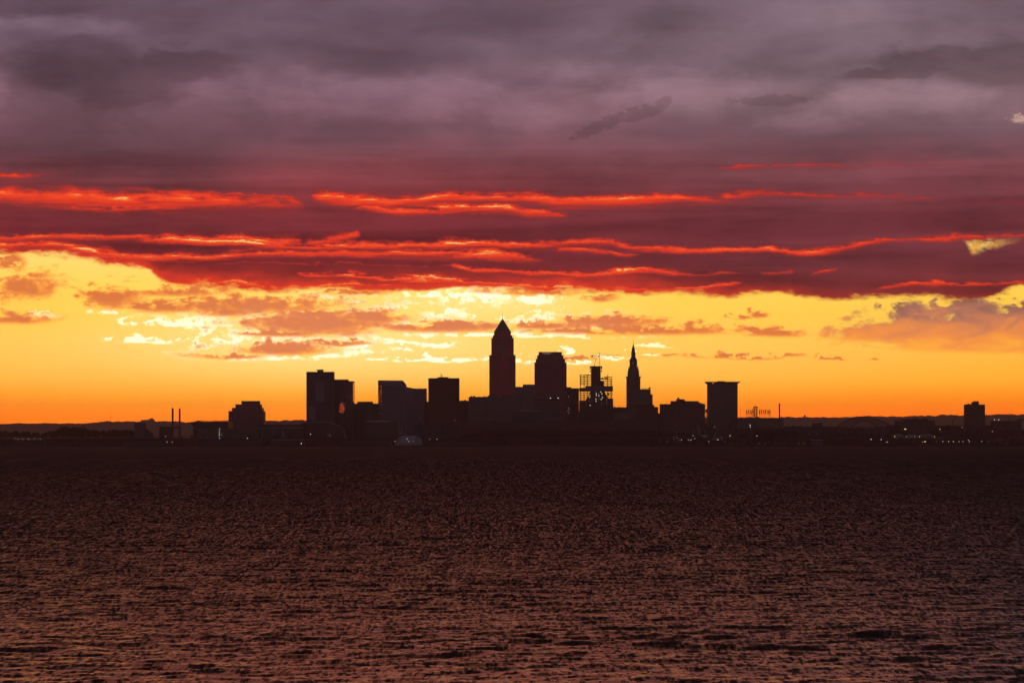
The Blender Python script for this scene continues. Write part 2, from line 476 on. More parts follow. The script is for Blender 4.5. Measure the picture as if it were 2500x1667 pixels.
def build_lake():
    ys = [110.0]
    while ys[-1] < SHORE + 30:
        y = ys[-1]
        r = 0.0023 + 0.0045 * max(0.0, min(1.0, (y - 900) / 5000.0))
        ys.append(y * (1 + r))
    ys = np.array(ys)
    inner = np.linspace(-0.205, 0.205, 600)
    side = np.array([0.23, 0.27, 0.33, 0.42, 0.55, 0.75, 1.1, 1.8])
    tx = np.concatenate([-side[::-1], inner, side])
    Y, T = np.meshgrid(ys, tx, indexing='ij')
    X = T * Y
    dyy = np.gradient(ys)[:, None]
    Z = np.zeros_like(X)
    lost = np.zeros_like(ys)
    total = 0.0
    r = np.random.default_rng(5)
    waves = []
    for lam in np.geomspace(1.1, 22.0, 60):
        lam = lam * r.uniform(0.93, 1.07)
        th = r.normal(0.08, 0.62)
        slope = 0.036 * math.exp(-((math.log(lam / 2.4)) / 1.2) ** 2) * r.uniform(0.7, 1.25)
        waves.append((lam, th, slope, r.uniform(0, 2 * math.pi)))
    for k in range(14):                                   # longer swell running in from the north-west
        waves.append((r.uniform(6.0, 15.0), r.normal(0.05, 0.26), r.uniform(0.008, 0.019), r.uniform(0, 2 * math.pi)))
    for lam, th, slope, ph in waves:
        k = 2 * math.pi / lam
        kx, ky = k * math.sin(th), k * math.cos(th)
        wl = np.clip((lam / dyy - 1.6) / 5.0, 0.0, 1.0)
        wl = wl * wl * (3 - 2 * wl)
        lost += (slope ** 2 / 2) * (1 - wl[:, 0] ** 2)
        total += slope ** 2 / 2
        p = kx * X + ky * Y + ph
        Z += wl * (slope / k) * (np.sin(p) + 0.22 * np.sin(2 * p + 0.6))
    calm = np.interp(np.log(ys), np.log([110, 234, 400, 800, 2000, 6000]), [0.9, 0.95, 1.0, 0.95, 0.82, 0.75])
    lost *= calm ** 2
    # gust patches: calmer and rougher areas
    g = np.zeros_like(X)
    for i in range(14):
        lam = r.uniform(25, 160)
        th = r.normal(0, 0.5)
        g += np.sin(2 * math.pi / lam * (X * math.sin(th) * 0.5 + Y * math.cos(th)) + r.uniform(0, 6.3))
    g = g / math.sqrt(14)
    Z *= (1.0 + 0.20 * np.clip(g, -2, 2)) * calm[:, None]
    n, m = X.shape
    verts = np.stack([X, Y, Z], axis=-1).reshape(-1, 3)
    idx = np.arange(n * m).reshape(n, m)
    quads = np.stack([idx[:-1, :-1], idx[:-1, 1:], idx[1:, 1:], idx[1:, :-1]], axis=-1).reshape(-1, 4)
    me = bpy.data.meshes.new("lake_water")
    me.vertices.add(len(verts))
    me.vertices.foreach_set("co", verts.astype(np.float32).ravel())
    me.loops.add(quads.size)
    me.loops.foreach_set("vertex_index", quads.astype(np.int32).ravel())
    me.polygons.add(len(quads))
    me.polygons.foreach_set("loop_start", np.arange(0, quads.size, 4, dtype=np.int32))
    me.polygons.foreach_set("use_smooth", np.ones(len(quads), dtype=bool))
    at = me.attributes.new("chop", 'FLOAT', 'POINT')
    rough = np.sqrt(np.sqrt(2 * (0.22 * lost + 0.0003)))          # Beckmann-like: alpha = sqrt(2) * rms slope
    at.data.foreach_set("value", np.repeat(rough[:, None], m, axis=1).astype(np.float32).ravel())
    ct = me.attributes.new("rippling", 'FLOAT', 'POINT')
    ct.data.foreach_set("value", np.repeat(calm[:, None], m, axis=1).astype(np.float32).ravel())
    bt = me.attributes.new("facing", 'FLOAT', 'POINT')
    bt.data.foreach_set("value", np.repeat(np.asarray(np.interp(np.log(ys), np.log([110, 240, 324, 422, 603, 1060, 2000, 6000]), [0.0, 0.012, 0.055, 0.11, 0.19, 0.29, 0.37, 0.42]))[:, None], m, axis=1).astype(np.float32).ravel())
    me.update()
    me.validate()
    print("lake verts", len(verts), "rms slope", math.sqrt(total), "rough range", rough.min(), rough.max())

    wm = bpy.data.materials.new("lake_water")
    wm.use_nodes = True
    nt = NT(wm.node_tree)
    nt.n.clear()
    out = nt.n.new('ShaderNodeOutputMaterial')
    b = nt.n.new('ShaderNodeBsdfPrincipled')
    b.inputs['Base Color'].default_value = (0.006, 0.006, 0.008, 1)
    b.inputs['IOR'].default_value = 1.333
    a = nt.n.new('ShaderNodeAttribute')
    a.attribute_name = "chop"
    nt.l.new(a.outputs['Fac'], b.inputs['Roughness'])
    geo = nt.n.new('ShaderNodeNewGeometry')
    P = E(nt, geo.outputs['Position'])
    # wind ripples too fine for the mesh, as slopes of the surface
    def ripple(fx, fy, det, ax, ay):
        q = nt.noise(nt.vmath('MULTIPLY', P, (fx, fy, 1.0)), 1.0, det, 0.65, color=True)
        return nt.vmath('MULTIPLY', nt.vmath('SUBTRACT', q, (0.5, 0.5, 0.5)), (ax, ay, 0.0))
    # each family of wave groups only matters where it is not yet finer than the eye resolves
    py_ = nt.sep(P)[1]
    def only(vec, y0, y1):
        w_ = nt.sstep(py_, y0, y1)
        return nt.vmath('MULTIPLY', vec, nt.xyz(w_, w_, w_))
    s1 = ripple(1.0, 0.9, 3.0, 0.30, 0.60)
    s2 = ripple(2.6, 0.50, 1.5, 0.12, 0.85)
    s3 = only(ripple(1.9, 0.15, 1.5, 0.06, 0.95), 300.0, 700.0)
    s4 = only(ripple(1.2, 0.038, 1.5, 0.05, 1.0), 650.0, 1500.0)
    s5 = nt.vmath('ADD', only(ripple(0.7, 0.010, 1.5, 0.05, 1.0), 1400.0, 2600.0), only(ripple(0.4, 0.0030, 1.5, 0.04, 0.9), 2600.0, 4600.0))
    sm = nt.vmath('ADD', nt.vmath('ADD', s1, s2), nt.vmath('ADD', nt.vmath('ADD', s3, s4), s5))
    ca = nt.n.new('ShaderNodeAttribute')
    ca.attribute_name = "rippling"
    c = E(nt, ca.outputs['Fac'])
    sm = nt.vmath('MULTIPLY', sm, nt.xyz(c, c, c))
    fa = nt.n.new('ShaderNodeAttribute')
    fa.attribute_name = "facing"
    sm = nt.vmath('SUBTRACT', sm, nt.xyz(0.0, E(nt, fa.outputs['Fac']), 0.0))
    nn = nt.vmath('NORMALIZE', nt.vmath('ADD', sm, E(nt, geo.outputs['Normal'])))
    # facets leaning away from the viewer hide behind the crests in front of them
    inc = E(nt, geo.outputs['Incoming'])
    ix, iy, iz = nt.sep(inc)
    hv = nt.vmath('NORMALIZE', nt.xyz(ix, iy, 0.0))
    nz = nt.sep(nn)[2]
    lean = nt.vmath('DOT_PRODUCT', nn, hv, out=1) / nz
    dep = iz / nt.vmath('DOT_PRODUCT', inc, hv, out=1)
    seen = nt.math('SMOOTH_MAX', lean, dep * -0.62, 0.018)
    corr = (seen - lean) * nz
    nn = nt.vmath('NORMALIZE', nt.vmath('ADD', nn, nt.vmath('MULTIPLY', hv, nt.xyz(corr, corr, corr))))
    nt.l.new(nn.s, b.inputs['Normal'])
    nt.l.new(b.outputs[0], out.inputs[0])
    me.materials.append(wm)
    o = bpy.data.objects.new("lake_water", me)
    o["kind"] = "structure"
    col.objects.link(o)
    return o


build_lake()

# ----------------------------------------------------------------------------
# geometry helpers.  A photograph pixel gives a direction; the distance Y of a
# thing comes from the ground it stands on (harbour flats, bluff, far hills).
# ----------------------------------------------------------------------------
def wx(px, Y):
    return (px - 1250.0) * Y / FPX


def wz(py, Y):
    return CAM_H + (HORIZON - py) * Y / FPX


FLAT_Z, BLUFF_Z = 2.0, 18.0


def ground_z(Y):
    pts = [(SHORE - 20, -6.0), (SHORE - 4, -1.0), (SHORE + 3, FLAT_Z), (6490, FLAT_Z), (6545, BLUFF_Z), (12500, BLUFF_Z), (20000, 40.0)]
    return float(np.interp(Y, [p[0] for p in pts], [p[1] for p in pts]))


def mesh_obj(name, verts, faces, m, parent=None, smooth=False):
    me = bpy.data.meshes.new(name)
    me.from_pydata([tuple(v) for v in verts], [], faces)
    if smooth:
        me.polygons.foreach_set("use_smooth", [True] * len(me.polygons))
    me.update()
    for q in (m if isinstance(m, (list, tuple)) else [m]):
        me.materials.append(q)
    o = bpy.data.objects.new(name, me)
    col.objects.link(o)
    if parent is not None:
        o.parent = parent
    return o


class MB:
    """collects shapes, builds one mesh"""
    def __init__(self):
        self.v, self.f = [], []

    def box(self, x0, x1, y0, y1, z0, z1):
        b = len(self.v)
        self.v += [(x0, y0, z0), (x1, y0, z0), (x1, y1, z0), (x0, y1, z0), (x0, y0, z1), (x1, y0, z1), (x1, y1, z1), (x0, y1, z1)]
        self.f += [tuple(b + i for i in q) for q in ((3, 2, 1, 0), (4, 5, 6, 7), (0, 1, 5, 4), (1, 2, 6, 5), (2, 3, 7, 6), (3, 0, 4, 7))]
        return self

    def frustum(self, a, z0, c, z1):
        """a, c = (x0, x1, y0, y1) at z0 and z1"""
        b = len(self.v)
        for (x0, x1, y0, y1), z in ((a, z0), (c, z1)):
            self.v += [(x0, y0, z), (x1, y0, z), (x1, y1, z), (x0, y1, z)]
        self.f += [tuple(b + i for i in q) for q in ((3, 2, 1, 0), (4, 5, 6, 7), (0, 1, 5, 4), (1, 2, 6, 5), (2, 3, 7, 6), (3, 0, 4, 7))]
        return self

    def lathe(self, cx, cy, prof, n=16):
        b = len(self.v)
        for r, z in prof:
            for i in range(n):
                a = 2 * math.pi * i / n
                self.v.append((cx + r * math.cos(a), cy + r * math.sin(a), z))
        for j in range(len(prof) - 1):
            for i in range(n):
                k = (i + 1) % n
                self.f.append((b + j * n + i, b + j * n + k, b + (j + 1) * n + k, b + (j + 1) * n + i))
        self.f.append(tuple(b + i for i in reversed(range(n))))
        self.f.append(tuple(b + (len(prof) - 1) * n + i for i in range(n)))
        return self

    def beam(self, p, q, w, h=None):
        """square bar from p to q"""
        h = h or w
        p, q = Vector(p), Vector(q)
        d = (q - p).normalized()
        up = Vector((0, 1, 0)) if abs(d.y) < 0.9 else Vector((0, 0, 1))
        s = d.cross(up).normalized() * (w / 2)
        t = d.cross(s).normalized() * (h / 2)
        b = len(self.v)
        for c in (p, q):
            self.v += [tuple(c - s - t), tuple(c + s - t), tuple(c + s + t), tuple(c - s + t)]
        self.f += [tuple(b + i for i in r) for r in ((3, 2, 1, 0), (4, 5, 6, 7), (0, 1, 5, 4), (1, 2, 6, 5), (2, 3, 7, 6), (3, 0, 4, 7))]
        return self

    def prism(self, loop, y0, y1):
        """loop of (x, z), extruded in y"""
        b = len(self.v)
        n = len(loop)
        self.v += [(x, y0, z) for x, z in loop] + [(x, y1, z) for x, z in loop]
        self.f.append(tuple(b + i for i in range(n)))
        self.f.append(tuple(b + n + i for i in reversed(range(n))))
        for i in range(n):
            k = (i + 1) % n
            self.f.append((b + k, b + i, b + n + i, b + n + k))
        return self

    def build(self, name, m, parent=None, smooth=False, kind=None):
        o = mesh_obj(name, self.v, self.f, m, parent, smooth)
        if kind:
            o["kind"] = kind
        return o


def tag(o, label, cat, group=None):
    o["label"] = label
    o["category"] = cat
    if group:
        o["group"] = group
    return o


def thing(name, label, cat, x, Y, z=None, rz=0.0, group=None):
    o = bpy.data.objects.new(name, None)
    o.empty_display_size = 5.0
    o.location = (x, Y, ground_z(Y) if z is None else z)
    o.rotation_euler = (0, 0, rz)
    col.objects.link(o)
    return tag(o, label, cat, group)


# base colours of the things themselves
GRAN = mat("red_granite", (0.68, 0.11, 0.10), 0.55, 0.4)
ROSE = mat("rose_granite", (0.36, 0.10, 0.10), 0.55, 0.4)
LIME = mat("limestone", (0.20, 0.165, 0.14), 0.85)
CONC = mat("concrete", (0.14, 0.132, 0.13), 0.85)
PALE = mat("pale_panel", (0.22, 0.20, 0.21), 0.7)
DARKC = mat("dark_cladding", (0.055, 0.05, 0.056), 0.5, 0.4)
BRICK = mat("brick", (0.13, 0.07, 0.055), 0.9)
STEEL = mat("dark_steel", (0.06, 0.05, 0.05), 0.6, 0.4)
GLASS = mat("window_glass", (0.02, 0.022, 0.026), 0.12, 0.8, var=0)
MIRROR = mat("red_tinted_mirror_glass", (0.85, 0.30, 0.16), 0.04, 0.9, metal=1.0, var=0)  # reddened so the reflected sunrise glints come out red
BLUEG = mat("blue_grey_panel", (0.19, 0.19, 0.23), 0.6, 0.5)
ROOFM = mat("roofing", (0.05, 0.048, 0.048), 0.9)
PALER = mat("pale_roof_edge", (0.50, 0.48, 0.47), 0.8)
FABRIC = mat("tent_fabric", (0.46, 0.44, 0.40), 0.8)
NET = mat("safety_netting", (0.16, 0.17, 0.19), 0.9)
FORM = mat("raw_concrete_core", (0.10, 0.09, 0.085), 0.9)
ORANGE = mat("crane_paint", (0.55, 0.18, 0.03), 0.5)
STONE = mat("breakwater_stone", (0.022, 0.02, 0.02), 0.95, var=0.5, scale=0.4)
LEAF = mat("foliage", (0.035, 0.042, 0.022), 0.9, 0.1, var=0.5, scale=0.25)
BARK = mat("bark", (0.06, 0.045, 0.035), 0.95)
SOIL = mat("ground", (0.018, 0.017, 0.015), 0.95, 0.1, var=0.45, scale=0.02)
HILLM = mat("wooded_hill", (0.05, 0.052, 0.034), 0.95, 0.1, var=0.4, scale=0.01)
L_WHITE = mat("lamp_white", (0.8, 0.8, 0.8), var=0, emit=(1.0, 0.88, 0.68), strength=1.5)
L_DIM = mat("lamp_dim", (0.8, 0.8, 0.8), var=0, emit=(1.0, 0.86, 0.70), strength=0.4)
L_WARM = mat("lamp_warm", (0.8, 0.7, 0.5), var=0, emit=(1.0, 0.62, 0.22), strength=3.0)
L_RED = mat("lamp_red", (0.6, 0.05, 0.04), var=0, emit=(1.0, 0.03, 0.03), strength=0.55)
L_GLINT = mat("window_glint_glow", (0.4, 0.1, 0.04), var=0, emit=(1.0, 0.15, 0.03), strength=0.9)  # self-lit panes standing in for the sun's reflection
L_GLINT_LIT = mat("window_glint_and_lit_dim", (0.3, 0.06, 0.03), var=0, emit=(1.0, 0.09, 0.03), strength=0.35)  # shared by the dim painted glints and the real lit windows
L_BLUE = mat("lamp_blue", (0.4, 0.4, 0.8), var=0, emit=(0.4, 0.4, 1.0), strength=0.5)


# ----------------------------------------------------------------------------
# the land
# ----------------------------------------------------------------------------
def build_ground():
    Ys = [SHORE - 20, SHORE - 4, SHORE + 3, 6490, 6515, 6545, 6700, 7200, 8000, 9500, 12500, 16000, 20000, 28000]
    xs = np.linspace(-13900, 13900, 141)
    V, F = [], []
    for Y in Ys:
        for x in xs:
            z = ground_z(Y)
            V.append((x, Y + (6.0 * math.sin(x * 0.004) + 3 * math.sin(x * 0.021) if Y < 6600 and Y > SHORE else 0), z if Y < 20000.5 else 60.0))
    n = len(xs)
    for j in range(len(Ys) - 1):
        for i in range(n - 1):
            F.append((j * n + i, j * n + i + 1, (j + 1) * n + i + 1, (j + 1) * n + i))
    o = mesh_obj("ground", V, F, SOIL)
    o["kind"] = "structure"


RIDGE = [(-1500, 1036), (-400, 1034), (0, 1035), (100, 1033.5), (220, 1033), (265, 1029.5), (290, 1028), (340, 1029), (480, 1030), (560, 1028.5), (650, 1027), (700, 1026),
         (745, 1026), (1100, 1023), (1500, 1020), (1800, 1019.5), (1900, 1019), (2000, 1018.5), (2040, 1017), (2110, 1016), (2180, 1017), (2250, 1015),
         (2320, 1014), (2400, 1013), (2450, 1012), (2500, 1013), (2900, 1013), (4000, 1020)]
HILL_Y0, HILL_Y1 = 20500.0, 24000.0


def ridge_z(px):
    return wz(float(np.interp(px, [p[0] for p in RIDGE], [p[1] for p in RIDGE])), HILL_Y1)


def build_hills():
    xs = np.linspace(wx(-1500, HILL_Y1), wx(4000, HILL_Y1), 2600)
    r = np.random.default_rng(3)
    bump = r.uniform(0, 1, len(xs))
    bump = np.convolve(bump, np.ones(5) / 5, 'same') * 18 + np.convolve(r.uniform(0, 1, len(xs)), np.ones(23) / 23, 'same') * 48
    bump += (r.uniform(0, 1, len(xs)) > 0.93) * r.uniform(0, 4, len(xs))
    V, F = [], []
    rows = [(0.0, 0.0), (0.35, 0.45), (0.7, 0.8), (1.0, 1.0)]
    for t, h in rows:
        for i, x in enumerate(xs):
            Y = HILL_Y0 + t * (HILL_Y1 - HILL_Y0)
            px = 1250 + x * FPX / HILL_Y1
            zr = ridge_z(px) - 32
            V.append((x, Y, 38 + (zr - 38) * h + (bump[i] if t == 1.0 else bump[(i * 7) % len(xs)] * 0.8 * t)))
    for x in xs:
        V.append((x, HILL_Y1 + 2500, 30))
    n = len(xs)
    for j in range(len(rows)):
        for i in range(n - 1):
            F.append((j * n + i, j * n + i + 1, (j + 1) * n + i + 1, (j + 1) * n + i))
    o = mesh_obj("hills", V, F, HILLM)
    o["kind"] = "structure"


build_ground()
build_hills()


def build_breakwater():
    r = random.Random(4)
    x = wx(300, 6330)
    V, F = [], []
    prof = [(-7, -3.0), (-4, 0.6), (-1.6, 2.6), (1.6, 2.7), (5, 0.4), (8, -3.0)]
    j = 0
    while x < wx(2900, 6330):
        for dy, z in prof:
            V.append((x, 6330 + dy + r.uniform(-.6, .6), z + (r.uniform(-.5, .6) if z > 0 else 0)))
        if j:
            n = len(prof)
            for i in range(n - 1):
                F.append(((j - 1) * n + i, j * n + i, j * n + i + 1, (j - 1) * n + i + 1))
        j += 1
        x += r.uniform(1.8, 4.0)
    o = mesh_obj("breakwater", V, F, STONE)
    tag(o, "long low black stone breakwater lying in front of the harbour", "breakwater")


build_breakwater()


# ----------------------------------------------------------------------------
# buildings
# ----------------------------------------------------------------------------
def facade(root, x0, x1, z0, z1, y, style, m=GLASS, sy=0):
    mb = MB()
    if style == 'bands':
        z = z0 + 2.2
        while z + 1.7 < z1:
            mb.box(x0 + .8, x1 - .8, y - .12, y + .3, z, z + 1.7)
            z += 3.9
        return mb.build("ribbon_glazing", m, root, kind="stuff")
    if style == 'piers':
        n = max(3, int((x1 - x0) / 4.2))
        for i in range(n):
            a = x0 + (x1 - x0) * (i + .28) / n
            b = x0 + (x1 - x0) * (i + .72) / n
            z = z0 + 2.0
            while z + 2.4 < z1:
                mb.box(a, b, y - .1, y + .3, z, z + 2.4)
                z += 3.9
        return mb.build("window_glazing", m, root, kind="stuff")
    if style == 'ribs':
        n = max(3, int((x1 - x0) / 3.4))
        for i in range(n + 1):
            a = x0 + (x1 - x0) * i / n
            mb.box(a - .35, a + .35, y - .7, y + .2, z0, z1 - .05)
        return mb.build("facade_ribs", m, root, kind="stuff")
    if style == 'grid':
        n = max(2, int((x1 - x0) / 5.5))
        for i in range(n):
            a = x0 + (x1 - x0) * (i + .25) / n
            b = x0 + (x1 - x0) * (i + .75) / n
            z = z0 + 2.0
            while z + 1.8 < z1:
                mb.box(a, b, y - .1, y + .3, z, z + 1.8)
                z += 3.7
        return mb.build("window_glazing", m, root, kind="stuff")


def tower(name, label, cat, Y, depth, tiers, m, style='piers', rz=0.0, units=0, seed=1, trim=None, group=None):
    """tiers: (px0, px1, ytop) from the ground up, in photograph pixels at distance Y"""
    cx = wx((tiers[0][0] + tiers[0][1]) / 2.0, Y)
    g = ground_z(Y)
    root = thing(name, label, cat, cx, Y, g, rz, group)
    zb = 0.0
    inset = 0.0
    w0 = wx(tiers[0][1], Y) - wx(tiers[0][0], Y)
    for i, (a, b, yt) in enumerate(tiers):
        x0, x1 = wx(a, Y) - cx, wx(b, Y) - cx
        zt = wz(yt, Y) - g
        if i:
            inset = max(inset + 0.6, (w0 - (x1 - x0)) * 0.35)
        y0, y1 = inset, max(inset + 6.0, depth - inset)
        MB().box(x0, x1, y0, y1, zb, zt).build("wall" if i == 0 else "upper_tier", m, root)
        if style and zt - zb > 5:
            facade(root, x0, x1, max(zb, 0), zt - 1.0, y0, style, GLASS if style != 'ribs' else (trim or m))
        zb = zt
    if units:
        r = random.Random(seed)
        a, b, yt = tiers[-1]
        x0, x1 = wx(a, Y) - cx, wx(b, Y) - cx
        for k in range(units):
            w = r.uniform(2.5, 7.0)
            c = r.uniform(x0 + w, x1 - w)
            h = r.uniform(1.4, 3.4)
            yy = inset + r.uniform(4, max(5, depth * 0.5))
            MB().box(c - w / 2, c + w / 2, yy, yy + r.uniform(3, 6), zb, zb + h).build("rooftop_unit", ROOFM, root)
    if trim:
        a, b, yt = tiers[-1]
        x0, x1 = wx(a, Y) - cx, wx(b, Y) - cx
        pb = MB()
        pb.box(x0 - .3, x1 + .3, inset - .3, inset + .3, zb + .002, zb + 1.1)
        pb.box(x0 - .3, x0 + .3, inset + .302, max(inset + 6, depth - inset), zb + .002, zb + 1.1)
        pb.box(x1 - .3, x1 + .3, inset + .302, max(inset + 6, depth - inset), zb + .002, zb + 1.1)
        pb.build("parapet", trim, root)
    root["_top"] = zb
    return root, cx, g


def loc(root, px, py, Y):
    """pixel -> root-local x, z for an unrotated root"""
    return wx(px, Y) - root.location.x, wz(py, Y) - root.location.z


def finish(root):
    if "_top" in root:
        del root["_top"]


# --- stepped office block on the left
t, cx, g = tower("stepped_office_block", "squat office block stepping up on both sides beside the stadium", "building", 7100, 55,
                 [(557.6, 643.8, 1003.2), (565.6, 640, 995.3), (573.7, 636, 986.7), (588, 632, 978.3)], ROSE, 'bands')
finish(t)

# --- the stadium
def stadium():
    Y = 6700
    root = thing("stadium", "long low football stadium with a flared upper stand and open steel rim", "stadium", wx(600, Y), Y)
    P = lambda a, b: loc(root, a, b, Y)
    lp = [P(470, 1071), P(470, 1040), P(462, 1031), P(478, 1027.5), P(498, 1028.5), P(556, 1029), P(556, 1071)]
    lp[0] = (lp[0][0], 0.0); lp[-1] = (lp[-1][0], 0.0)
    MB().prism(lp, 10, 120).build("upper_stand", DARKC, root)
    x0, z0 = P(478, 1025.4); x1, _ = P(498, 1025.4)
    MB().box(x0, x1, 14, 22, P(0, 1027.4)[1], z0).build("scoreboard", STEEL, root)
    rb = MB()
    a = 500.0
    rr = random.Random(9)
    while a < 556:
        x, z = P(a, 1026.2)
        rb.box(x, x + 1.0, 14, 15, P(0, 1028.9)[1], z + rr.uniform(-.6, .5))
        a += rr.choice((1.7, 2.2, 3.4))
    xa, z = P(515, 1026); xb, _ = P(556, 1026)
    rb.box(xa, xb, 15.1, 16, z - .5, z + .4)
    rb.build("rim_fence", STEEL, root, kind="stuff")
    x0, z1 = P(484, 1046); x1, _ = P(632, 1046)
    MB().box(x0, x1, -6, 9.9, 0, z1).build("concourse", CONC, root)
    facade(root, x0, x1, 2, z1, -6, 'ribs', CONC)
    x2, z2 = P(738, 1036)
    MB().box(x1 + .1, x2, -2, 60, 0, z2).build("side_stand", DARKC, root)
    MB().box(x1 + .2, x2 + 1, -3.2, -2.05, z2 - 9.0, z2 - 8.0).build("roof_edge", PALER, root)
    for px_ in (640, 668, 690, 697):
        x, z = P(px_, 1050)
        MB().beam((x, -5, 0), (x - 7 if px_ in (697,) else x, -5, z), 1.0).build("ramp_column", PALER, root)
    for (a, b) in ((537, 1046.8), (536, 1053.4), (536, 1058), (536, 1062.6), (536.5, 1070.2), (541.6, 1058), (541.6, 1062.6)):
        x, z = P(a, b)
        z = max(z, .6)
        MB().box(x - .55, x + .55, -7.6, -6.9, z - .55, z + .55).build("stair_light", L_WHITE if a < 538 else L_DIM, root)
    return root


stadium()
# domed hall right of the stadium
def domed_hall():
    Y = 6760
    root = thing("domed_hall", "low wide hall with a shallow curved roof below the dark twin tower", "building", wx(770, Y), Y)
    lp = [loc(root, 703, 1068, Y), loc(root, 709, 1050, Y), loc(root, 722, 1038, Y), loc(root, 740, 1031.5, Y), loc(root, 780, 1029, Y), loc(root, 812, 1033, Y), loc(root, 835, 1042, Y), loc(root, 842, 1068, Y)]
    lp[0] = (lp[0][0], 0); lp[-1] = (lp[-1][0], 0)
    MB().prism(lp, 0, 90).build("hall_shell", DARKC, root)
    rib = MB()
    for (a, b), (c, d) in zip(lp[1:-2], lp[2:-1]):
        rib.beam((a, -.6, b), (c, -.6, d), 1.0)
    rib.build("roof_rim", PALER, root)
    return root


domed_hall()

# --- dark twin tower with the flared cap
t, cx, g = tower("dark_twin_tower", "tall dark slab tower with a flared stub on its roof", "skyscraper", 7000, 40, [(747.9, 814.6, 907.4)], DARKC, 'grid')
x, z = loc(t, 780.8, 907.4, 7000)
stub = MB().frustum((x - 7.2, x + 7.2, 10, 24), z, (x - 6.4, x + 6.4, 10.5, 23.5), z + 3.4).frustum((x - 9, x + 9, 8, 26), z + 3.45, (x - 9, x + 9, 8, 26), z + 5.4).build("roof_stub", DARKC, t)
for dx in (-1.5, 1.5, 4):
    MB().box(x + dx - .2, x + dx + .2, 16, 16.4, z + 5.42, z + 7.6).build("antenna", STEEL, stub)
x0, z1 = loc(t, 770.6, 930.6, 7000); x1, z0 = loc(t, 792, 979.7, 7000)
MB().box(x0, x1, -.5, -.13, z0, z1).build("pale_reflection_panel", PALE, t)  # pale panel painted in for a reflection in the glass
x0, z1 = loc(t, 755, 992, 7000); x1, z0 = loc(t, 770.6, 1026, 7000)
MB().box(x0, x1, -.5, -.13, z0, z1).build("lower_reflection_panel", PALE, t)  # second painted reflection, lower on the same face
finish(t)

t, cx, g = tower("stepped_glass_annex", "dark glass block against the twin tower with a red sun glint built as glowing panes", "building", 7045, 45,
                 [(803, 861.5, 930.3), (814, 848, 926)], DARKC, 'grid', rz=math.radians(-3.0))
W = wx(861.5, 7045) - wx(803, 7045)
gl = MB()
rr = random.Random(21)
for iz in range(24):
    for iy in range(9):
        z = 66 + iz * 4.0
        if z > 136:
            continue
        y = 1 + iy * 4.9
        tx = rr.uniform(-.05, .05)
        b = len(gl.v)
        xx = W / 2 + .35
        tz = rr.uniform(.0, .035)
        gl.v += [(xx - tx + tz, y, z), (xx + tx + tz, y + 3.8, z), (xx + tx - tz, y + 3.8, z + 2.6), (xx - tx - tz, y, z + 2.6)]
        gl.f.append((b, b + 1, b + 2, b + 3))
gl.build("side_glazing", MIRROR, t, kind="stuff")
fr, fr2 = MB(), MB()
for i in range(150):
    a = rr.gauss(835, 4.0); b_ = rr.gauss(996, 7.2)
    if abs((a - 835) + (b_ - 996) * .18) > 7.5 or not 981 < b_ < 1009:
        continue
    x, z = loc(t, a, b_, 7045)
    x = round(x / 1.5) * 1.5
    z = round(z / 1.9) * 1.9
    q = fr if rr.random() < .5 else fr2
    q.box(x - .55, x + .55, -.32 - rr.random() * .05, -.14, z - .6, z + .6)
fr.build("glint_glow_panes", L_GLINT, t, kind="stuff")  # glow put in place of a sun glint on the front panes
fr2.build("dim_glint_glow_panes", L_GLINT_LIT, t, kind="stuff")
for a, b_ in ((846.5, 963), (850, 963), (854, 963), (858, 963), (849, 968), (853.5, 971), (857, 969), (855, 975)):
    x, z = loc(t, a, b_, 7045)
    MB().box(x - .6, x + .6, -.4, -.15, z - .6, z + .6).build("lit_window", L_GLINT_LIT, t)
finish(t)

t, cx, g = tower("low_office_slab", "low dark office slab with a penthouse between the glass annex and the braced white-topped tower", "building", 7080, 40,
                 [(858, 924, 984.9), (871.5, 909.5, 980)], DARKC, 'grid')
x, z = loc(t, 864.5, 995.6, 7080)
MB().box(x - .9, x + .9, -.5, -.15, z - .9, z + .9).build("lit_window", L_WHITE, t)
finish(t)

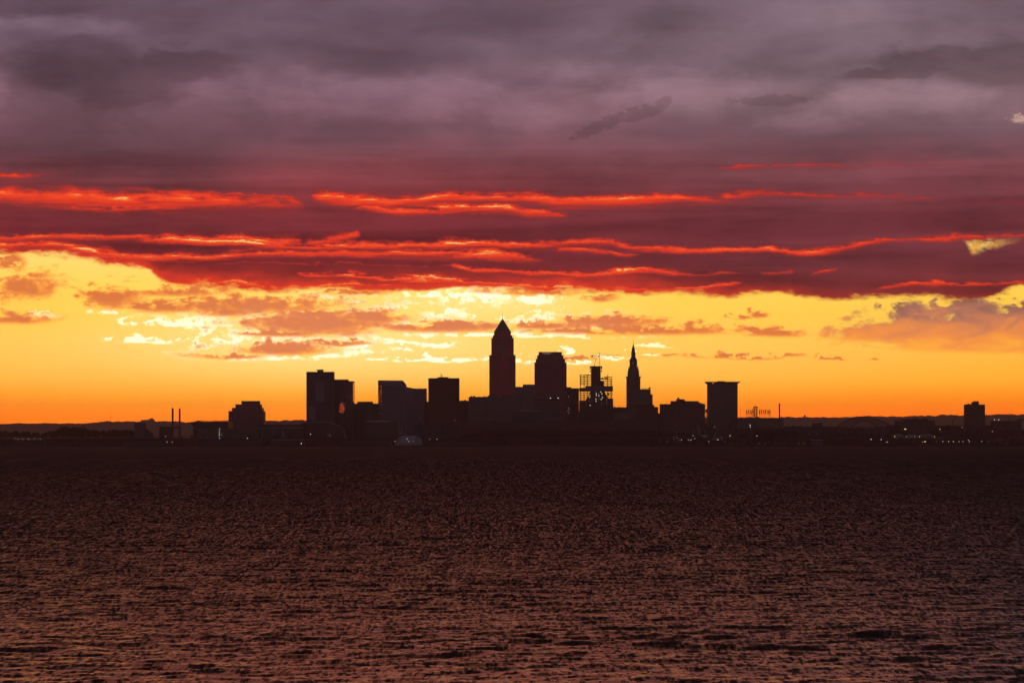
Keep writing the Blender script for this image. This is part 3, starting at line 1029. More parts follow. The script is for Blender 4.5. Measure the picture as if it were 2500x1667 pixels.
# --- tower with slanted glass crown, red glints on its left side
def slant_tower():
    Y = 6900
    rz = math.radians(14.5)
    w, d = 60.5, 46.0
    # corner towards the viewer sits at pixel 932.5
    cxp = wx(932.5, Y)
    root = thing("slant_crowned_tower", "office tower with slanted pale glass crown and red sunrise glints down one edge", "skyscraper",
                 cxp + (w / 2) * math.cos(rz), Y + (w / 2) * math.sin(rz), BLUFF_Z, rz)
    top = wz(927.4, Y) - BLUFF_Z
    c0 = wz(939.5, Y) - BLUFF_Z
    MB().box(-w / 2, w / 2, 0, d, 0, c0).build("wall", BLUEG, root)
    # crown: side walls and back wall round a sloping glass face
    MB().prism([(-w / 2, c0), (w / 2, c0), (w / 2, top), (-w / 2, top)], d - 4, d).build("crown_back_wall", CONC, root)
    V = [(-w / 2 + 2, 0.4, c0 + .01), (w / 2 - 9, 0.4, c0 + .01), (w / 2 - .5, d - 4.1, top - .3), (-w / 2 + .5, d - 4.1, top - .3)]
    mesh_obj("sloping_glass_crown", V, [(0, 1, 2, 3)], PALE, root)
    V = [(-w / 2, 0, c0 + .01), (-w / 2, d - 4.05, c0 + .01), (-w / 2, d - 4.05, top)]
    mesh_obj("crown_gable", V, [(0, 2, 1)], CONC, root)
    V = [(w / 2, 0, c0 + .01), (w / 2, d - 4.05, c0 + .01), (w / 2, d - 4.05, top)]
    mesh_obj("crown_gable", V, [(0, 1, 2)], CONC, root)
    facade(root, -w / 2, w / 2 - 9, 24, c0 - 2, 0, 'bands')
    MB().box(w / 2 - 7.2, w / 2 - 5.0, -.4, -.02, 0, c0 - 6).build("stair_slot", GLASS, root)
    MB().box(w / 2 - 3.2, w / 2 - 2.4, -.5, -.02, 0, c0 - 6).build("edge_fin", PALE, root)
    gl = MB()
    rr = random.Random(31)
    z = 34.0
    while z < c0 - 3:
        for k in range(6):
            if rr.random() < .24:
                continue
            y = 1 + k * 7.4
            tx = rr.uniform(-.30, .25)
            tz = rr.uniform(-.04, .0)
            b = len(gl.v)
            xx = -w / 2 - .62
            gl.v += [(xx - tx + tz, y, z), (xx + tx + tz, y + 6.2, z), (xx + tx - tz, y + 6.2, z + 2.3), (xx - tx - tz, y, z + 2.3)]
            gl.f.append((b + 3, b + 2, b + 1, b))
        z += 3.9
    gl.build("side_glazing", MIRROR, root, kind="stuff")
    return root


slant_tower()

t, cx, g = tower("pale_wedge_tower", "pale grey slab with one sloping shoulder behind the slant-crowned tower", "building", 7150, 40, [(984, 1041, 948.2)], BLUEG, None)
x0, z0 = loc(t, 984.5, 948.2, 7150); x1, z1 = loc(t, 1010, 943, 7150)
MB().prism([(x0, z0), (x1, z0), (x1, z0 + .6), (x0, z1)], 4, 36).build("sloping_roof", PALE, t)
facade(t, loc(t, 1011, 0, 7150)[0], loc(t, 1040, 0, 7150)[0], 10, z0 - 3, 0, 'piers')
finish(t)

# --- flat dark tower with antennas
t, cx, g = tower("flat_topped_tower", "broad flat-topped dark tower with a cluster of antennas on its roof", "skyscraper", 6950, 44, [(1046, 1121, 922.9)], BRICK, 'ribs', trim=None)
x0, z0 = loc(t, 1068, 922.9, 6950); x1, _ = loc(t, 1094, 0, 6950)
plant = MB().box(x0, x1, 8, 20, z0, z0 + 2.6).build("rooftop_unit", ROOFM, t)
for a, h, w_ in ((1074.5, 11.5, .4), (1076.5, 14.5, .7), (1078, 9, 1.2), (1080.5, 12, .4), (1086, 5, .5), (1099, 6.0, .3), (1063, 3, .4)):
    x, _ = loc(t, a, 0, 6950)
    zz = z0 + (2.602 if 1068 < a < 1094 else 0.002)
    MB().box(x - w_ / 2, x + w_ / 2, 12, 12 + w_, zz, z0 + h).build("antenna", STEEL, plant if 1068 < a < 1094 else t)
finish(t)

# --- low city blocks between the tower feet: (name, label, Y, depth, tiers, material, style, units)
BLOCKS = [
    ("low_office_block", "low brick block touching the left foot of the flat-topped tower", 7000, 40, [(1036, 1050, 980)], BRICK, 'grid', 0),
    ("low_office_block", "low brick block touching the right foot of the flat-topped tower", 7020, 40, [(1119, 1150, 978.2)], BRICK, 'grid', 2),
    ("government_building", "wide dark stone building with roof vents left of the spired tower", 6900, 60, [(1144, 1192, 968.6)], LIME, 'piers', 4),
    ("government_building", "dark stone block standing in front of the spired red granite tower", 6880, 50, [(1190, 1272, 968.5)], LIME, 'piers', 5),
    ("flat_roofed_hall", "low hall with a pale flat roof edge before the pale blocks", 6740, 40, [(1250, 1323.5, 1004)], DARKC, 'bands', 0),
    ("pale_office_block", "hazy pale block beside the spired tower, lower of two", 7600, 40, [(1250, 1279, 944)], PALE, 'piers', 0),
    ("pale_office_block", "hazy pale block between the spired tower and the square-shouldered tower", 7550, 40, [(1276.6, 1310, 938.3)], PALE, 'piers', 0),
    ("podium_building", "dark podium building in front of the square-shouldered tower", 6850, 40, [(1302, 1366, 969)], DARKC, 'bands', 2),
    ("stepped_office_tower", "plain dark tower with a stepped roof right of the square-shouldered tower", 7200, 40, [(1378, 1413.4, 947.6), (1379, 1395.4, 944.9)], BRICK, 'grid', 0),
    ("low_department_store", "low dark block between the construction site and the spire-topped stone tower", 7020, 60, [(1496, 1534, 994)], BRICK, 'piers', 2),
    ("colonnaded_hall", "low stone hall with close vertical pilasters below the spire-topped tower", 6780, 50, [(1500, 1536, 1006)], LIME, 'ribs', 0),
    ("hotel_block", "dark hotel block in front of the hazy sign-topped tower", 6950, 60, [(1555, 1597, 987.4)], BRICK, 'grid', 2),
    ("hotel_wing", "lower wing on the right of the dark hotel block", 6960, 50, [(1597.2, 1607, 993)], BRICK, 'grid', 0),
    ("low_warehouse", "low warehouse filling the gap before the broad stepped courthouse", 7050, 40, [(1600, 1618, 1008.5)], BRICK, None, 0),
    ("courthouse_annex", "small dark annex right of the flared-roof tower foot", 6900, 40, [(1786, 1801, 1021)], DARKC, 'grid', 0),
    ("arena_block", "wide hazy block with a flat top behind the lattice lift tower", 9000, 80, [(1795, 1913, 1021)], CONC, 'ribs', 3),
    ("riverside_mill", "dark mill with two uneven blocks on the riverbank left of the arch bridge", 7400, 40, [(1982, 2008.9, 1033.2), (2000, 2008.9, 1031)], DARKC, None, 0),
    ("long_apartment_block", "long flat apartment block right of the arch bridge", 7100, 40, [(2189, 2283, 1026), (2203, 2268, 1022.5)], BRICK, 'grid', 3),
    ("waterfront_apartments", "wide dark waterfront apartments right of the lone tower", 6800, 40, [(2425.6, 2494, 1027), (2489.5, 2540, 1022)], BRICK, 'grid', 0),
    ("grain_elevator_block", "tall blank grain silo block with a sloping conveyor on the left shore", 6900, 30, [(328, 353, 1032)], CONC, None, 0),
    ("power_house", "flat power house at the feet of the twin chimneys", 7000, 40, [(389, 417, 1041), (417.1, 437, 1045)], BRICK, 'grid', 0),
    ("hilltop_hospital", "hazy block on the far ridge above the left shore", 23300, 60, [(344, 376, 1024.5), (362, 374, 1021.5), (368, 371, 1019.5)], PALE, None, 0),
    ("science_center", "low hall with a wide pale roof rim in front of the slant-crowned tower", 6700, 60, [(893, 972, 1029)], DARKC, 'bands', 0),
    ("lakefront_block", "low blank block beside the white tent hall", 6650, 30, [(1012, 1120, 1036)], DARKC, 'grid', 3),
    ("lakefront_block", "low dark block under the government building on the bluff", 6640, 30, [(1122, 1250, 1030)], BRICK, 'grid', 4),
    ("lakefront_block", "low dark block under the podium building on the bluff", 6660, 30, [(1252, 1372, 1024)], DARKC, 'piers', 4),
    ("lakefront_block", "low dark block at the foot of the construction site", 6670, 30, [(1374, 1500, 1027)], BRICK, 'grid', 4),
    ("lakefront_block", "low dark block at the foot of the spire-topped tower", 6660, 30, [(1502, 1610, 1024)], DARKC, 'grid', 3),
    ("lakefront_block", "low dark block at the foot of the stepped courthouse", 6650, 30, [(1612, 1726, 1033)], BRICK, 'grid', 4),
    ("lakefront_block", "low dark block at the foot of the flared-roof tower", 6650, 30, [(1728, 1800, 1040)], DARKC, 'grid', 2),
    ("river_shed", "long low dark shed on the flats below the lattice lift tower", 6600, 40, [(1802, 1915, 1046)], DARKC, None, 4),
    ("river_shed", "long low dark shed on the flats left of the arch bridge", 6620, 40, [(1914, 2050, 1041)], DARKC, None, 5),
    ("river_shed", "long low dark shed on the flats below the arch bridge", 6640, 40, [(2052, 2180, 1044)], DARKC, None, 5),
    ("terminal_shed", "low shed below the lone residential tower", 6600, 30, [(2300, 2430, 1050)], DARKC, None, 3),
]
for i, (nm, lb, Y, dep, tiers, m, st, un) in enumerate(BLOCKS):
    t, cx, g = tower(nm, lb, "building", Y, dep, tiers, m, st, units=un, seed=40 + i)
    if nm == "flat_roofed_hall":
        x0, z = loc(t, 1250, 1003, Y); x1, _ = loc(t, 1323, 1003, Y); xm, _ = loc(t, 1277, 0, Y)
        MB().box(xm, x1, -.8, 2, z + .01, z + 1.3).build("roof_edge", PALER, t)
        MB().box(x0, xm - 2, -.8, 2, z + .3, z + 1.2).build("roof_edge", PALER, t)
    if nm == "science_center":
        x0, z = loc(t, 895, 1029, Y); x1, _ = loc(t, 948, 0, Y)
        MB().frustum((x0 - 3, x1 + 3, -1, 50), z + .01, (x0 + 5, x1 - 4, 2, 45), z + 2.2).build("roof_rim", PALER, t)
    if nm == "riverside_mill":
        pass
    if nm == "grain_elevator_block":
        x0, z = loc(t, 353.3, 1043, Y); x1, z1 = loc(t, 373, 1059, Y)
        MB().prism([(x0, 0), (x1, 0), (x1, z1), (x0, z)], 4, 16).build("conveyor_shed", STEEL, t)
        x0, _ = loc(t, 313, 0, Y); x1, zz = loc(t, 327.8, 1052, Y)
        MB().box(x0, x1, 2, 26, 0, zz).build("low_wing", CONC, t)
    if nm == "government_building" and tiers[0][0] == 1190:
        x, z = loc(t, 1200, 968.5, Y)
        MB().prism([(x - 12, z + .01), (x + 14, z + .01), (x + 1, z + 8)], 6, 20).build("pediment_roof", LIME, t)
    if nm == "podium_building":
        for a in (1343.8, 1362.6):
            x, z = loc(t, a, 971.5, Y)
            MB().box(x - 1.0, x + 1.0, -.6, -.15, z - .8, z + .8).build("roof_light", L_WHITE, t)
    if nm == "stepped_office_tower":
        for k, (a, b_) in enumerate(((1388.3, 968.1), (1387.5, 996), (1390, 999), (1386.5, 1003), (1389, 1008))):
            x, z = loc(t, a, b_, Y)
            MB().box(x - .7, x + .7, -.5, -.15, z - .7, z + .7).build("lit_window", L_DIM, t)
    if nm == "waterfront_apartments":
        for a in (2429, 2439):
            x, z = loc(t, a, 1024.2, Y)
            x_, zt = loc(t, a, 1027, Y)
            MB().beam((x, 6, zt), (x, 6, z - 1), .35).build("roof_lamp_post", STEEL, t)
            MB().box(x - .8, x + .8, 5.2, 6.8, z - .98, z + .6).build("roof_lamp", L_WHITE, t)
    finish(t)

# --- the tall spired tower
def spired_tower():
    Y = 7000
    t, cx, g = tower("spired_granite_tower", "tallest tower, red granite with stepped shoulders and a pyramid crown with spire", "skyscraper", Y, 62,
                     [(1194.5, 1258.8, 866.7), (1199.6, 1254.3, 824.7), (1203, 1251, 818.5), (1206.3, 1247.2, 808.0)], GRAN, 'piers')
    P = lambda a, b: loc(t, a, b, Y)
    prof = [(1206.8, 1246.6, 808.0), (1210, 1243.5, 803), (1213.5, 1240, 797.5), (1217, 1236.6, 791.5), (1220.6, 1233, 785.5), (1224, 1229.8, 780.5), (1226.4, 1227.4, 777.4)]
    yc = 31.0
    crown = MB()
    for (a0, a1, ay), (b0, b1, by) in zip(prof[:-1], prof[1:]):
        xa, za = P(a0, ay); xb, _ = P(a1, ay); xc, zc = P(b0, by); xd, _ = P(b1, by)
        ha, hc = (xb - xa) / 2, (xd - xc) / 2
        crown.frustum((xa, xb, yc - ha, yc + ha), za + .01, (xc, xd, yc - hc, yc + hc), zc)
    crown = crown.build("pyramid_crown", mat("crown_metal", (0.30, 0.17, 0.15), 0.45, 0.5, metal=0.3), t)
    x, z = P(1226.9, 777.4)
    MB().frustum((x - .55, x + .55, yc - .55, yc + .55), z, (x - .2, x + .2, yc - .2, yc + .2), z + 16).build("spire", STEEL, crown)
    for a in (1211.6, 1235.8):
        x, z = P(a, 813.6)
        MB().box(x - 2.6, x + 2.6, 9.0, 9.6, z - 2.2, z + 2.2).build("crown_beacon", L_RED, t)
    # central bay standing proud
    x0, _ = P(1216, 0); x1, _ = P(1238, 0)
    _, zt = P(0, 834)
    MB().box(x0, x1, -1.4, -.15, 0, P(0, 868)[1]).build("centre_bay", GRAN, t)
    facade(t, x0, x1, 40, P(0, 870)[1], -1.4, 'ribs', GRAN)
    finish(t)


spired_tower()

# --- square-shouldered tower with a name sign
def shouldered_tower():
    Y = 7050
    t, cx, g = tower("square_shouldered_tower", "broad rose granite tower with stepped shoulders and a small white roof sign", "skyscraper", Y, 60,
                     [(1305.2, 1383.4, 884.7), (1308.5, 1379.7, 876), (1311.8, 1375.6, 867), (1315.5, 1371.8, 858.8)], ROSE, 'piers')
    x0, z = loc(t, 1325, 863.4, Y)
    x1, _ = loc(t, 1344, 0, Y)
    cu = bpy.data.curves.new("sign_text", 'FONT')
    cu.body = "Huntington"
    cu.size = 4.4
    cu.extrude = 0.15
    tmp = bpy.data.objects.new("sign_text", cu)
    col.objects.link(tmp)
    bpy.context.view_layer.update()
    me = bpy.data.meshes.new_from_object(tmp.evaluated_get(bpy.context.evaluated_depsgraph_get()))
    bpy.data.objects.remove(tmp)
    o = bpy.data.objects.new("sign_lettering", me)
    me.materials.clear()
    me.materials.append(L_DIM)
    xs = [v.co.x for v in me.vertices]
    k = (x1 - x0) / (max(xs) - min(xs))
    inset = 0
    for c in t.children:
        if c.name.startswith("upper_tier"):
            inset = max(inset, min(v.co.y for v in c.data.vertices))
    o.matrix_basis = Matrix.Translation((x0, inset - .5, z)) @ Matrix.Rotation(math.radians(90), 4, 'X') @ Matrix.Diagonal((k, 1, 1, 1))
    col.objects.link(o)
    o.parent = t
    zt = loc(t, 0, 858.8, Y)[1]
    for a, w_, h in ((1357, 1.0, 2.2), (1355, .3, 3.0), (1362, 2.0, .9), (1366, .5, 1.2)):
        x, _ = loc(t, a, 0, Y)
        MB().box(x - w_ / 2, x + w_ / 2, inset + 6, inset + 8, zt, zt + h).build("rooftop_unit", ROOFM, t)
    finish(t)


shouldered_tower()

# --- tower under construction
def construction_tower():
    Y = 6950
    root = thing("unfinished_tower", "skyscraper under construction, bare floor slabs round a dark core with white work lights", "construction site", wx(1455, Y), Y)
    P = lambda a, b: loc(root, a, b, Y)
    def bx(name, a0, a1, b0, b1, y0, y1, m):
        x0, z1 = P(a0, b0); x1, z0 = P(a1, b1)
        return MB().box(x0, x1, y0, y1, max(z0, 0), z1).build(name, m, root)
    bx("core", 1444, 1467, 895, 943.2, 16, 40, FORM)
    bx("core_shoulder", 1467.1, 1475.2, 929, 943.2, 17, 38, FORM)
    bx("jump_form", 1440.8, 1470.7, 893.4, 895.4, 12, 44, STEEL)
    for a0, a1 in ((1440.8, 1442.6), (1468.6, 1470.7)):
        bx("form_scaffold", a0, a1, 895.5, 900.5, 14, 42, STEEL)
        bx("form_scaffold", a0 + .4, a1, 903.0, 907.3, 14, 42, STEEL)
    # netting band wrapped round two storeys
    bx("safety_net_band", 1415, 1496.5, 946.5, 955.2, -.4, 50, NET)
    bx("safety_net_band", 1430, 1496.5, 941.9, 946.45, -.2, 49.8, NET)
    # bare slabs above and below the band
    y = 941.0
    ys = []
    for k in range(6):
        b = 937.6 - 4.42 * k
        ys.append(b)
        bx("floor_slab", 1415.3, 1443.9, b - .42, b + .42, 0, 48, CONC)
        if k < 5:
            bx("floor_slab", 1475.3, 1496.0, b - .42, b + .42, 0, 48, CONC)
    bx("floor_slab", 1430, 1443.9, 914.4, 915.2, 0, 48, CONC)
    bx("floor_slab", 1467.1, 1475.2, 924.0, 925.0, 0, 48, CONC)
    for a, m_ in ((1471.5, 3), (1480.5, 4)):
        x, z = P(a, 923.4)
        MB().lathe(x, 20, [(2.6, z - 2.4), (4.2, z - 1), (3.6, z + 1), (1.2, z + 1.9)], 8).build("material_skip", STEEL, root)
    for k in range(10):
        b = 959.2 + 4.42 * k
        bx("floor_slab", 1415.3, 1441.0 if b < 975 else 1434, b - .5, b + .5, 0, 48, CONC)
        bx("floor_slab", 1474 if b < 962 else 1481, 1496.3, b - .5, b + .5, 0, 48, CONC)
    for a in (1418.2, 1426.7, 1434.6, 1484.3, 1493.2):
        top = 914.6 if a < 1440 else (913.8 if a < 1490 else 923.5)
        for y in (1.0, 46.0):
            x, z1 = P(a, top); _, z0 = P(a, 1002)
            MB().box(x - .45, x + .45, y, y + .9, z0, z1).build("column", STEEL, root)
    # dark wedge of hoardings and lift shafts widening downwards
    x0, z0 = P(1434, 1003); x1, _ = P(1486, 0)
    lp = [(P(1432, 0)[0], P(0, 1003)[1]), (P(1487, 0)[0], P(0, 1003)[1]), (P(1486, 0)[0], P(0, 975)[1]), (P(1480, 0)[0], P(0, 963)[1]), (P(1476, 0)[0], P(0, 955.3)[1]),
          (P(1441, 0)[0], P(0, 955.3)[1]), (P(1438.5, 0)[0], P(0, 967)[1]), (P(1431, 0)[0], P(0, 975)[1])]
    MB().prism(lp, 8, 40).build("enclosed_core", FORM, root)
    bx("clad_corner", 1482, 1497, 973.5, 1003, -.5, 46, DARKC)
    bx("clad_corner", 1415, 1431.0, 978.2, 1003, -.5, 46, DARKC)
    x, z = P(1485, 962)
    MB().lathe(x, -2, [(1.0, z - 2.6), (2.8, z - 1.2), (2.8, z + 1.2), (1.0, z + 2.6)], 8).build("hoisted_skip", STEEL, root)
    bx("podium", 1411, 1498, 1003.2, 1068, -2, 55, DARKC)
    lights = [(1441, 956, 0), (1440.5, 964.5, 1), (1440, 969.5, 1), (1439.8, 979, 0), (1441, 989, 1), (1454.5, 956, 0), (1456, 960.6, 1), (1456.2, 965, 1), (1455.2, 974, 1),
              (1455.4, 979.2, 1), (1462, 960.5, 0), (1462.4, 965.2, 1), (1462.2, 970, 0), (1462.1, 974.5, 0), (1467, 956.3, 1), (1469.8, 960.8, 1), (1470, 965, 0), (1471, 970, 1),
              (1468.3, 974.5, 1), (1469.5, 984.8, 0), (1481, 975, 0), (1481.3, 979.5, 0), (1481, 985, 0), (1480.5, 956, 0), (1481, 947.5, 0)]
    for a, b, big in lights:
        x, z = P(a, b)
        h = .75 if big else .5
        y = 7.2 if a < 1480.2 else -1.2
        MB().box(x - h, x + h, y, y + .5, z - h, z + h).build("work_light", L_WHITE if big else L_DIM, root)
    return root


construction_tower()


def hammerhead_crane():
    Y = 6950
    base_z = wz(893.4, Y)
    root = thing("tower_crane", "hammerhead tower crane standing on the core of the unfinished tower", "crane", wx(1464.6, Y), Y + 28, base_z + .01)
    P = lambda a, b: (wx(a, Y) - root.location.x, wz(b, Y) - root.location.z)
    mb = MB()
    _, zt = P(0, 866)
    for sx in (-.9, .9):
        for sy in (-.9, .9):
            mb.beam((sx, sy, 0), (sx, sy, zt), .35)
    z = 0.0
    k = 1
    while z + 3 < zt:
        mb.beam((-.9 * k, -.9, z), (.9 * k, -.9, z + 3), .3)
        mb.beam((-.9 * k, .9, z), (.9 * k, .9, z + 3), .3)
        z += 3
        k = -k
    mb.build("mast", ORANGE, root)
    x, z = P(1463.3, 870.6)
    MB().frustum((x - 1.3, x + 1.3, -2.6, -1.0), z - .2, (x - 1.6, x + 1.6, -2.9, -1.0), z + 2.8).build("operator_cab", STEEL, root)
    MB().frustum((-.9, .9, -.9, .9), zt + .01, (-.15, .35, -.2, .2), P(0, 859.8)[1]).build("tower_head", ORANGE, root)
    xe, ze = P(1514.7, 866.9); xs_, zs = P(1466, 867.6)
    j = MB()
    j.beam((1.0, -.6, zs), (xe, -.6, ze), .35).beam((1.0, .6, zs), (xe, .6, ze), .35).beam((1.0, 0, zs + 1.5), (xe, 0, ze + .8), .35)
    n = 16
    for i in range(n):
        a, b = 1 + (xe - 1) * i / n, 1 + (xe - 1) * (i + 1) / n
        za, zb = zs + (ze - zs) * i / n, zs + (ze - zs) * (i + 1) / n
        j.beam((a, 0, za + 1.4), ((a + b) / 2, -.6, (za + zb) / 2), .22).beam(((a + b) / 2, -.6, (za + zb) / 2), (b, 0, zb + 1.3), .22)
    jib = j.build("jib", ORANGE, root)
    xc, zc = P(1444.6, 867.6)
    cj = MB().beam((-.95, 0, zs), (xc, 0, zc), .9, .6).build("counter_jib", STEEL, root)
    MB().box(xc, xc + 3.2, -1, 1, zc - 3.4, zc + .2).build("counterweight", CONC, cj)
    MB().box(xc - .2, xc + 4.4, -1.1, 1.1, zc + .21, zc + 1.2).build("winch_house", STEEL, cj)
    _, zh = P(0, 860.6)
    MB().beam((.1, 0, zh), (xe * .62, 0, ze + 1.4), .16).beam((.1, 0, zh), (xc + 2, 0, zc + 1.2), .16).build("tie_rod", STEEL, root)
    xh, zk = P(1500, 873.4)
    MB().box(xh - .7, xh + .7, -.8, .8, ze - .9, ze - .25).build("trolley", STEEL, jib)
    MB().beam((xh, 0, zk), (xh, 0, ze - .9), .16).build("hoist_cable", STEEL, jib)
    MB().box(xh - .6, xh + .6, -.4, .4, zk - 1.4, zk).build("hook_block", STEEL, jib)


def derrick_crane(name, label, a, base_py, boom, back, Y, zoff=0.0, base_z=None, dy=20):
    bz = wz(base_py, Y) if base_z is None else base_z
    root = thing(name, label, "crane", wx(a, Y), Y + dy, bz)
    P = lambda p, q: (wx(p, Y) - root.location.x, wz(q, Y) - root.location.z)
    x1, z1 = P(*boom)
    MB().box(-1.4, 1.4, -1.4, 1.4, .01, 1.6).build("crane_base", STEEL, root)
    if z1 and base_z is not None:
        _, zm = P(0, base_py)
        MB().beam((0, 0, 1.6), (0, 0, zm), 1.6).build("mast", STEEL, root)
        MB().box(-2.2, 1.8, -1.6, 1.6, zm, zm + 2.4).build("slewing_cab", STEEL, root)
        s = (0, 0, zm + 1.0)
    else:
        s = (0, 0, 1.6)
    MB().beam(s, (x1, 0, z1), .8 if base_z is None else 1.1).build("boom", STEEL, root)
    x2, z2 = P(*back)
    MB().beam((x1, .2, z1), (x2, .2, z2), .25).build("stay_cable", STEEL, root)


hammerhead_crane()
derrick_crane("derrick_crane", "small derrick with one leaning boom on top of the unfinished tower", 1451.4, 893.3, (1456.4, 872.6), (1461.8, 892.6), 6950, dy=30)
derrick_crane("luffing_crane", "luffing crane with raised boom left of the lone residential tower", 2329.4, 1027, (2342, 1008.7), (2341.5, 1030), 7300, base_z=BLUFF_Z)
derrick_crane("luffing_crane", "small luffing crane behind the waterfront apartments right of the lone tower", 2467, 1025, (2471.2, 1014.8), (2472, 1024), 7300, base_z=BLUFF_Z)

# --- stone tower with the spire
def stone_spire_tower():
    Y = 7150
    t, cx, g = tower("spire_topped_stone_tower", "slender limestone tower narrowing in stages to a pointed spire with flagpole", "skyscraper", Y, 34,
                     [(1530.4, 1563.4, 921.5)], LIME, 'piers')
    P = lambda a, b: loc(t, a, b, Y)
    yc = 17.0
    def tier(name, a0, a1, b0, b1, ytop, ybot, m=LIME, grow=0.0):
        x0, zb = P(a0, ybot); x1, _ = P(a1, ybot); x2, zt = P(b0, ytop); x3, _ = P(b1, ytop)
        h0, h1 = (x1 - x0) / 2, (x3 - x2) / 2
        return MB().frustum((x0, x1, yc - h0, yc + h0), zb + .01, (x2, x3, yc - h1, yc + h1), zt).build(name, m, t)
    tier("cornice", 1529.0, 1564.9, 1529.0, 1564.9, 919.6, 921.5)
    for a in (1529.8, 1533.2, 1560.6, 1564.0):
        x, z = P(a, 919.6)
        MB().frustum((x - .9, x + .9, 1, 2.8), z, (x - .2, x + .2, 1.7, 2.1), z + 2.6).build("finial", LIME, t)
    tier("upper_stage", 1533.0, 1560.9, 1533.6, 1560.3, 905, 919.6)
    tier("upper_stage", 1534.0, 1559.8, 1535.4, 1558.6, 897.6, 905)
    for a in (1535.8, 1557.6):
        x, z = P(a, 897.6)
        MB().frustum((x - 1.1, x + 1.1, yc - 10, yc - 8), z, (x - .15, x + .15, yc - 9.2, yc - 8.8), z + 5).build("finial", LIME, t)
    tier("colonnade_stage", 1538.0, 1556.0, 1538.2, 1555.8, 880, 897.6)
    tier("stage_cornice", 1537.2, 1556.4, 1537.2, 1556.4, 877.8, 880)
    x0, zb = P(1538.8, 877.8); x1, _ = P(1555, 0)
    MB().lathe((x0 + x1) / 2, yc, [((x1 - x0) / 2, zb + .01), ((x1 - x0) / 2 * .86, P(0, 874)[1]), ((x1 - x0) / 2 * .74, P(0, 872)[1]), (5.3, P(0, 871)[1]), (5.3, P(0, 860)[1]), (4.4, P(0, 857.5)[1])], 12).build("lantern_stage", LIME, t)
    xc = P(1546.8, 0)[0]
    MB().lathe(xc, yc, [(4.0, P(0, 857.4)[1]), (3.9, P(0, 853)[1]), (4.3, P(0, 852.6)[1]), (2.6, P(0, 848)[1]), (1.5, P(0, 843.5)[1]), (1.1, P(0, 841)[1]), (.4, P(0, 837.5)[1])], 10).build("spire", mat("spire_copper", (0.10, 0.12, 0.10), 0.6), t)
    MB().frustum((xc - .25, xc + .25, yc - .25, yc + .25), P(0, 837.5)[1], (xc - .1, xc + .1, yc - .1, yc + .1), P(0, 819)[1]).build("flagpole", STEEL, t)
    x, z = P(1545.4, 885.6)
    MB().box(x - .5, x + .5, yc - 9.6, yc - 9.25, z - .7, z + .7).build("lit_window", L_DIM, t)
    finish(t)


stone_spire_tower()

# hazy tower with a round tank and sign frame behind it
t, cx, g = tower("sign_topped_tower", "hazy stone tower with a roof sign frame and round tank behind the spire-topped tower", "building", 7700, 40,
                 [(1560, 1593.4, 962), (1560, 1588.6, 950)], LIME, 'grid')
zt = loc(t, 0, 950, 7700)[1]
sg = MB()
for k in range(9):
    x, _ = loc(t, 1567 + k * 2.0, 0, 7700)
    x2, _ = loc(t, 1568 + k * 2.0, 0, 7700)
    sg.beam((x, 12, zt), (x2, 12, zt + 3.6), .45).beam((x2, 12, zt + 3.6), (loc(t, 1569 + k * 2.0, 0, 7700)[0], 12, zt + .2), .45)
sg.build("roof_sign_frame", mat("sign_red", (0.5, 0.08, 0.05), 0.6), t)
x, z = loc(t, 1586.6, 950, 7700)
MB().lathe(x, 14, [(1.0, z), (1.0, z + 1.0), (2.5, z + 2), (2.6, z + 4.4), (1.2, z + 5.6)], 12).build("water_tank", STEEL, t)
finish(t)

# --- broad stepped courthouse
t, cx, g = tower("broad_stepped_courthouse", "broad dark courthouse with a stepped roofline left of the flared-roof tower", "building", 6850, 60,
                 [(1613.5, 1721.6, 986), (1639.4, 1707, 978.5), (1653, 1673.7, 973.8), (1656, 1660.7, 970)], BRICK, 'grid')
x0, z0 = loc(t, 1707, 986, 6850); x1, _ = loc(t, 1721, 0, 6850)
MB().prism([(x0 + .1, z0 + .01), (x1, z0 + .01), (x0 + .1, z0 + 4)], 14, 40).build("sloping_roof", ROOFM, t)
finish(t)

# --- flared-roof tower
def flared_tower():
    Y = 7000
    t, cx, g = tower("flared_roof_tower", "big plain courthouse tower with a thin flared cornice at the top", "skyscraper", Y, 60, [(1730.2, 1800.7, 937)], LIME, 'ribs')
    P = lambda a, b: loc(t, a, b, Y)
    x0, z0 = P(1730.2, 937); x1, _ = P(1800.7, 0); x2, z1 = P(1723.8, 932.4); x3, _ = P(1807.8, 0)
    MB().frustum((x0, x1, 0, 60), z0 + .01, (x2, x3, -6, 66), z1).build("flared_cornice", LIME, t)
    MB().box(x2, x3, -6, 66, z1 + .01, z1 + .8).build("cornice_rim", LIME, t)
    xa, _ = P(1753.7, 0); xb, _ = P(1771.3, 0)
    MB().box(xa, xb, 14, 40, z1 + .81, z1 + 2.6).build("rooftop_unit", ROOFM, t)
    x, z = P(1740.4, 935.3)
    MB().box(x - 1.8, x + 1.8, -3.6, -2.8, z - .7, z + .7).build("cornice_light", mat("lamp_pink", (.8, .5, .4), var=0, emit=(1, .45, .3), strength=.9), t)
    finish(t)


flared_tower()
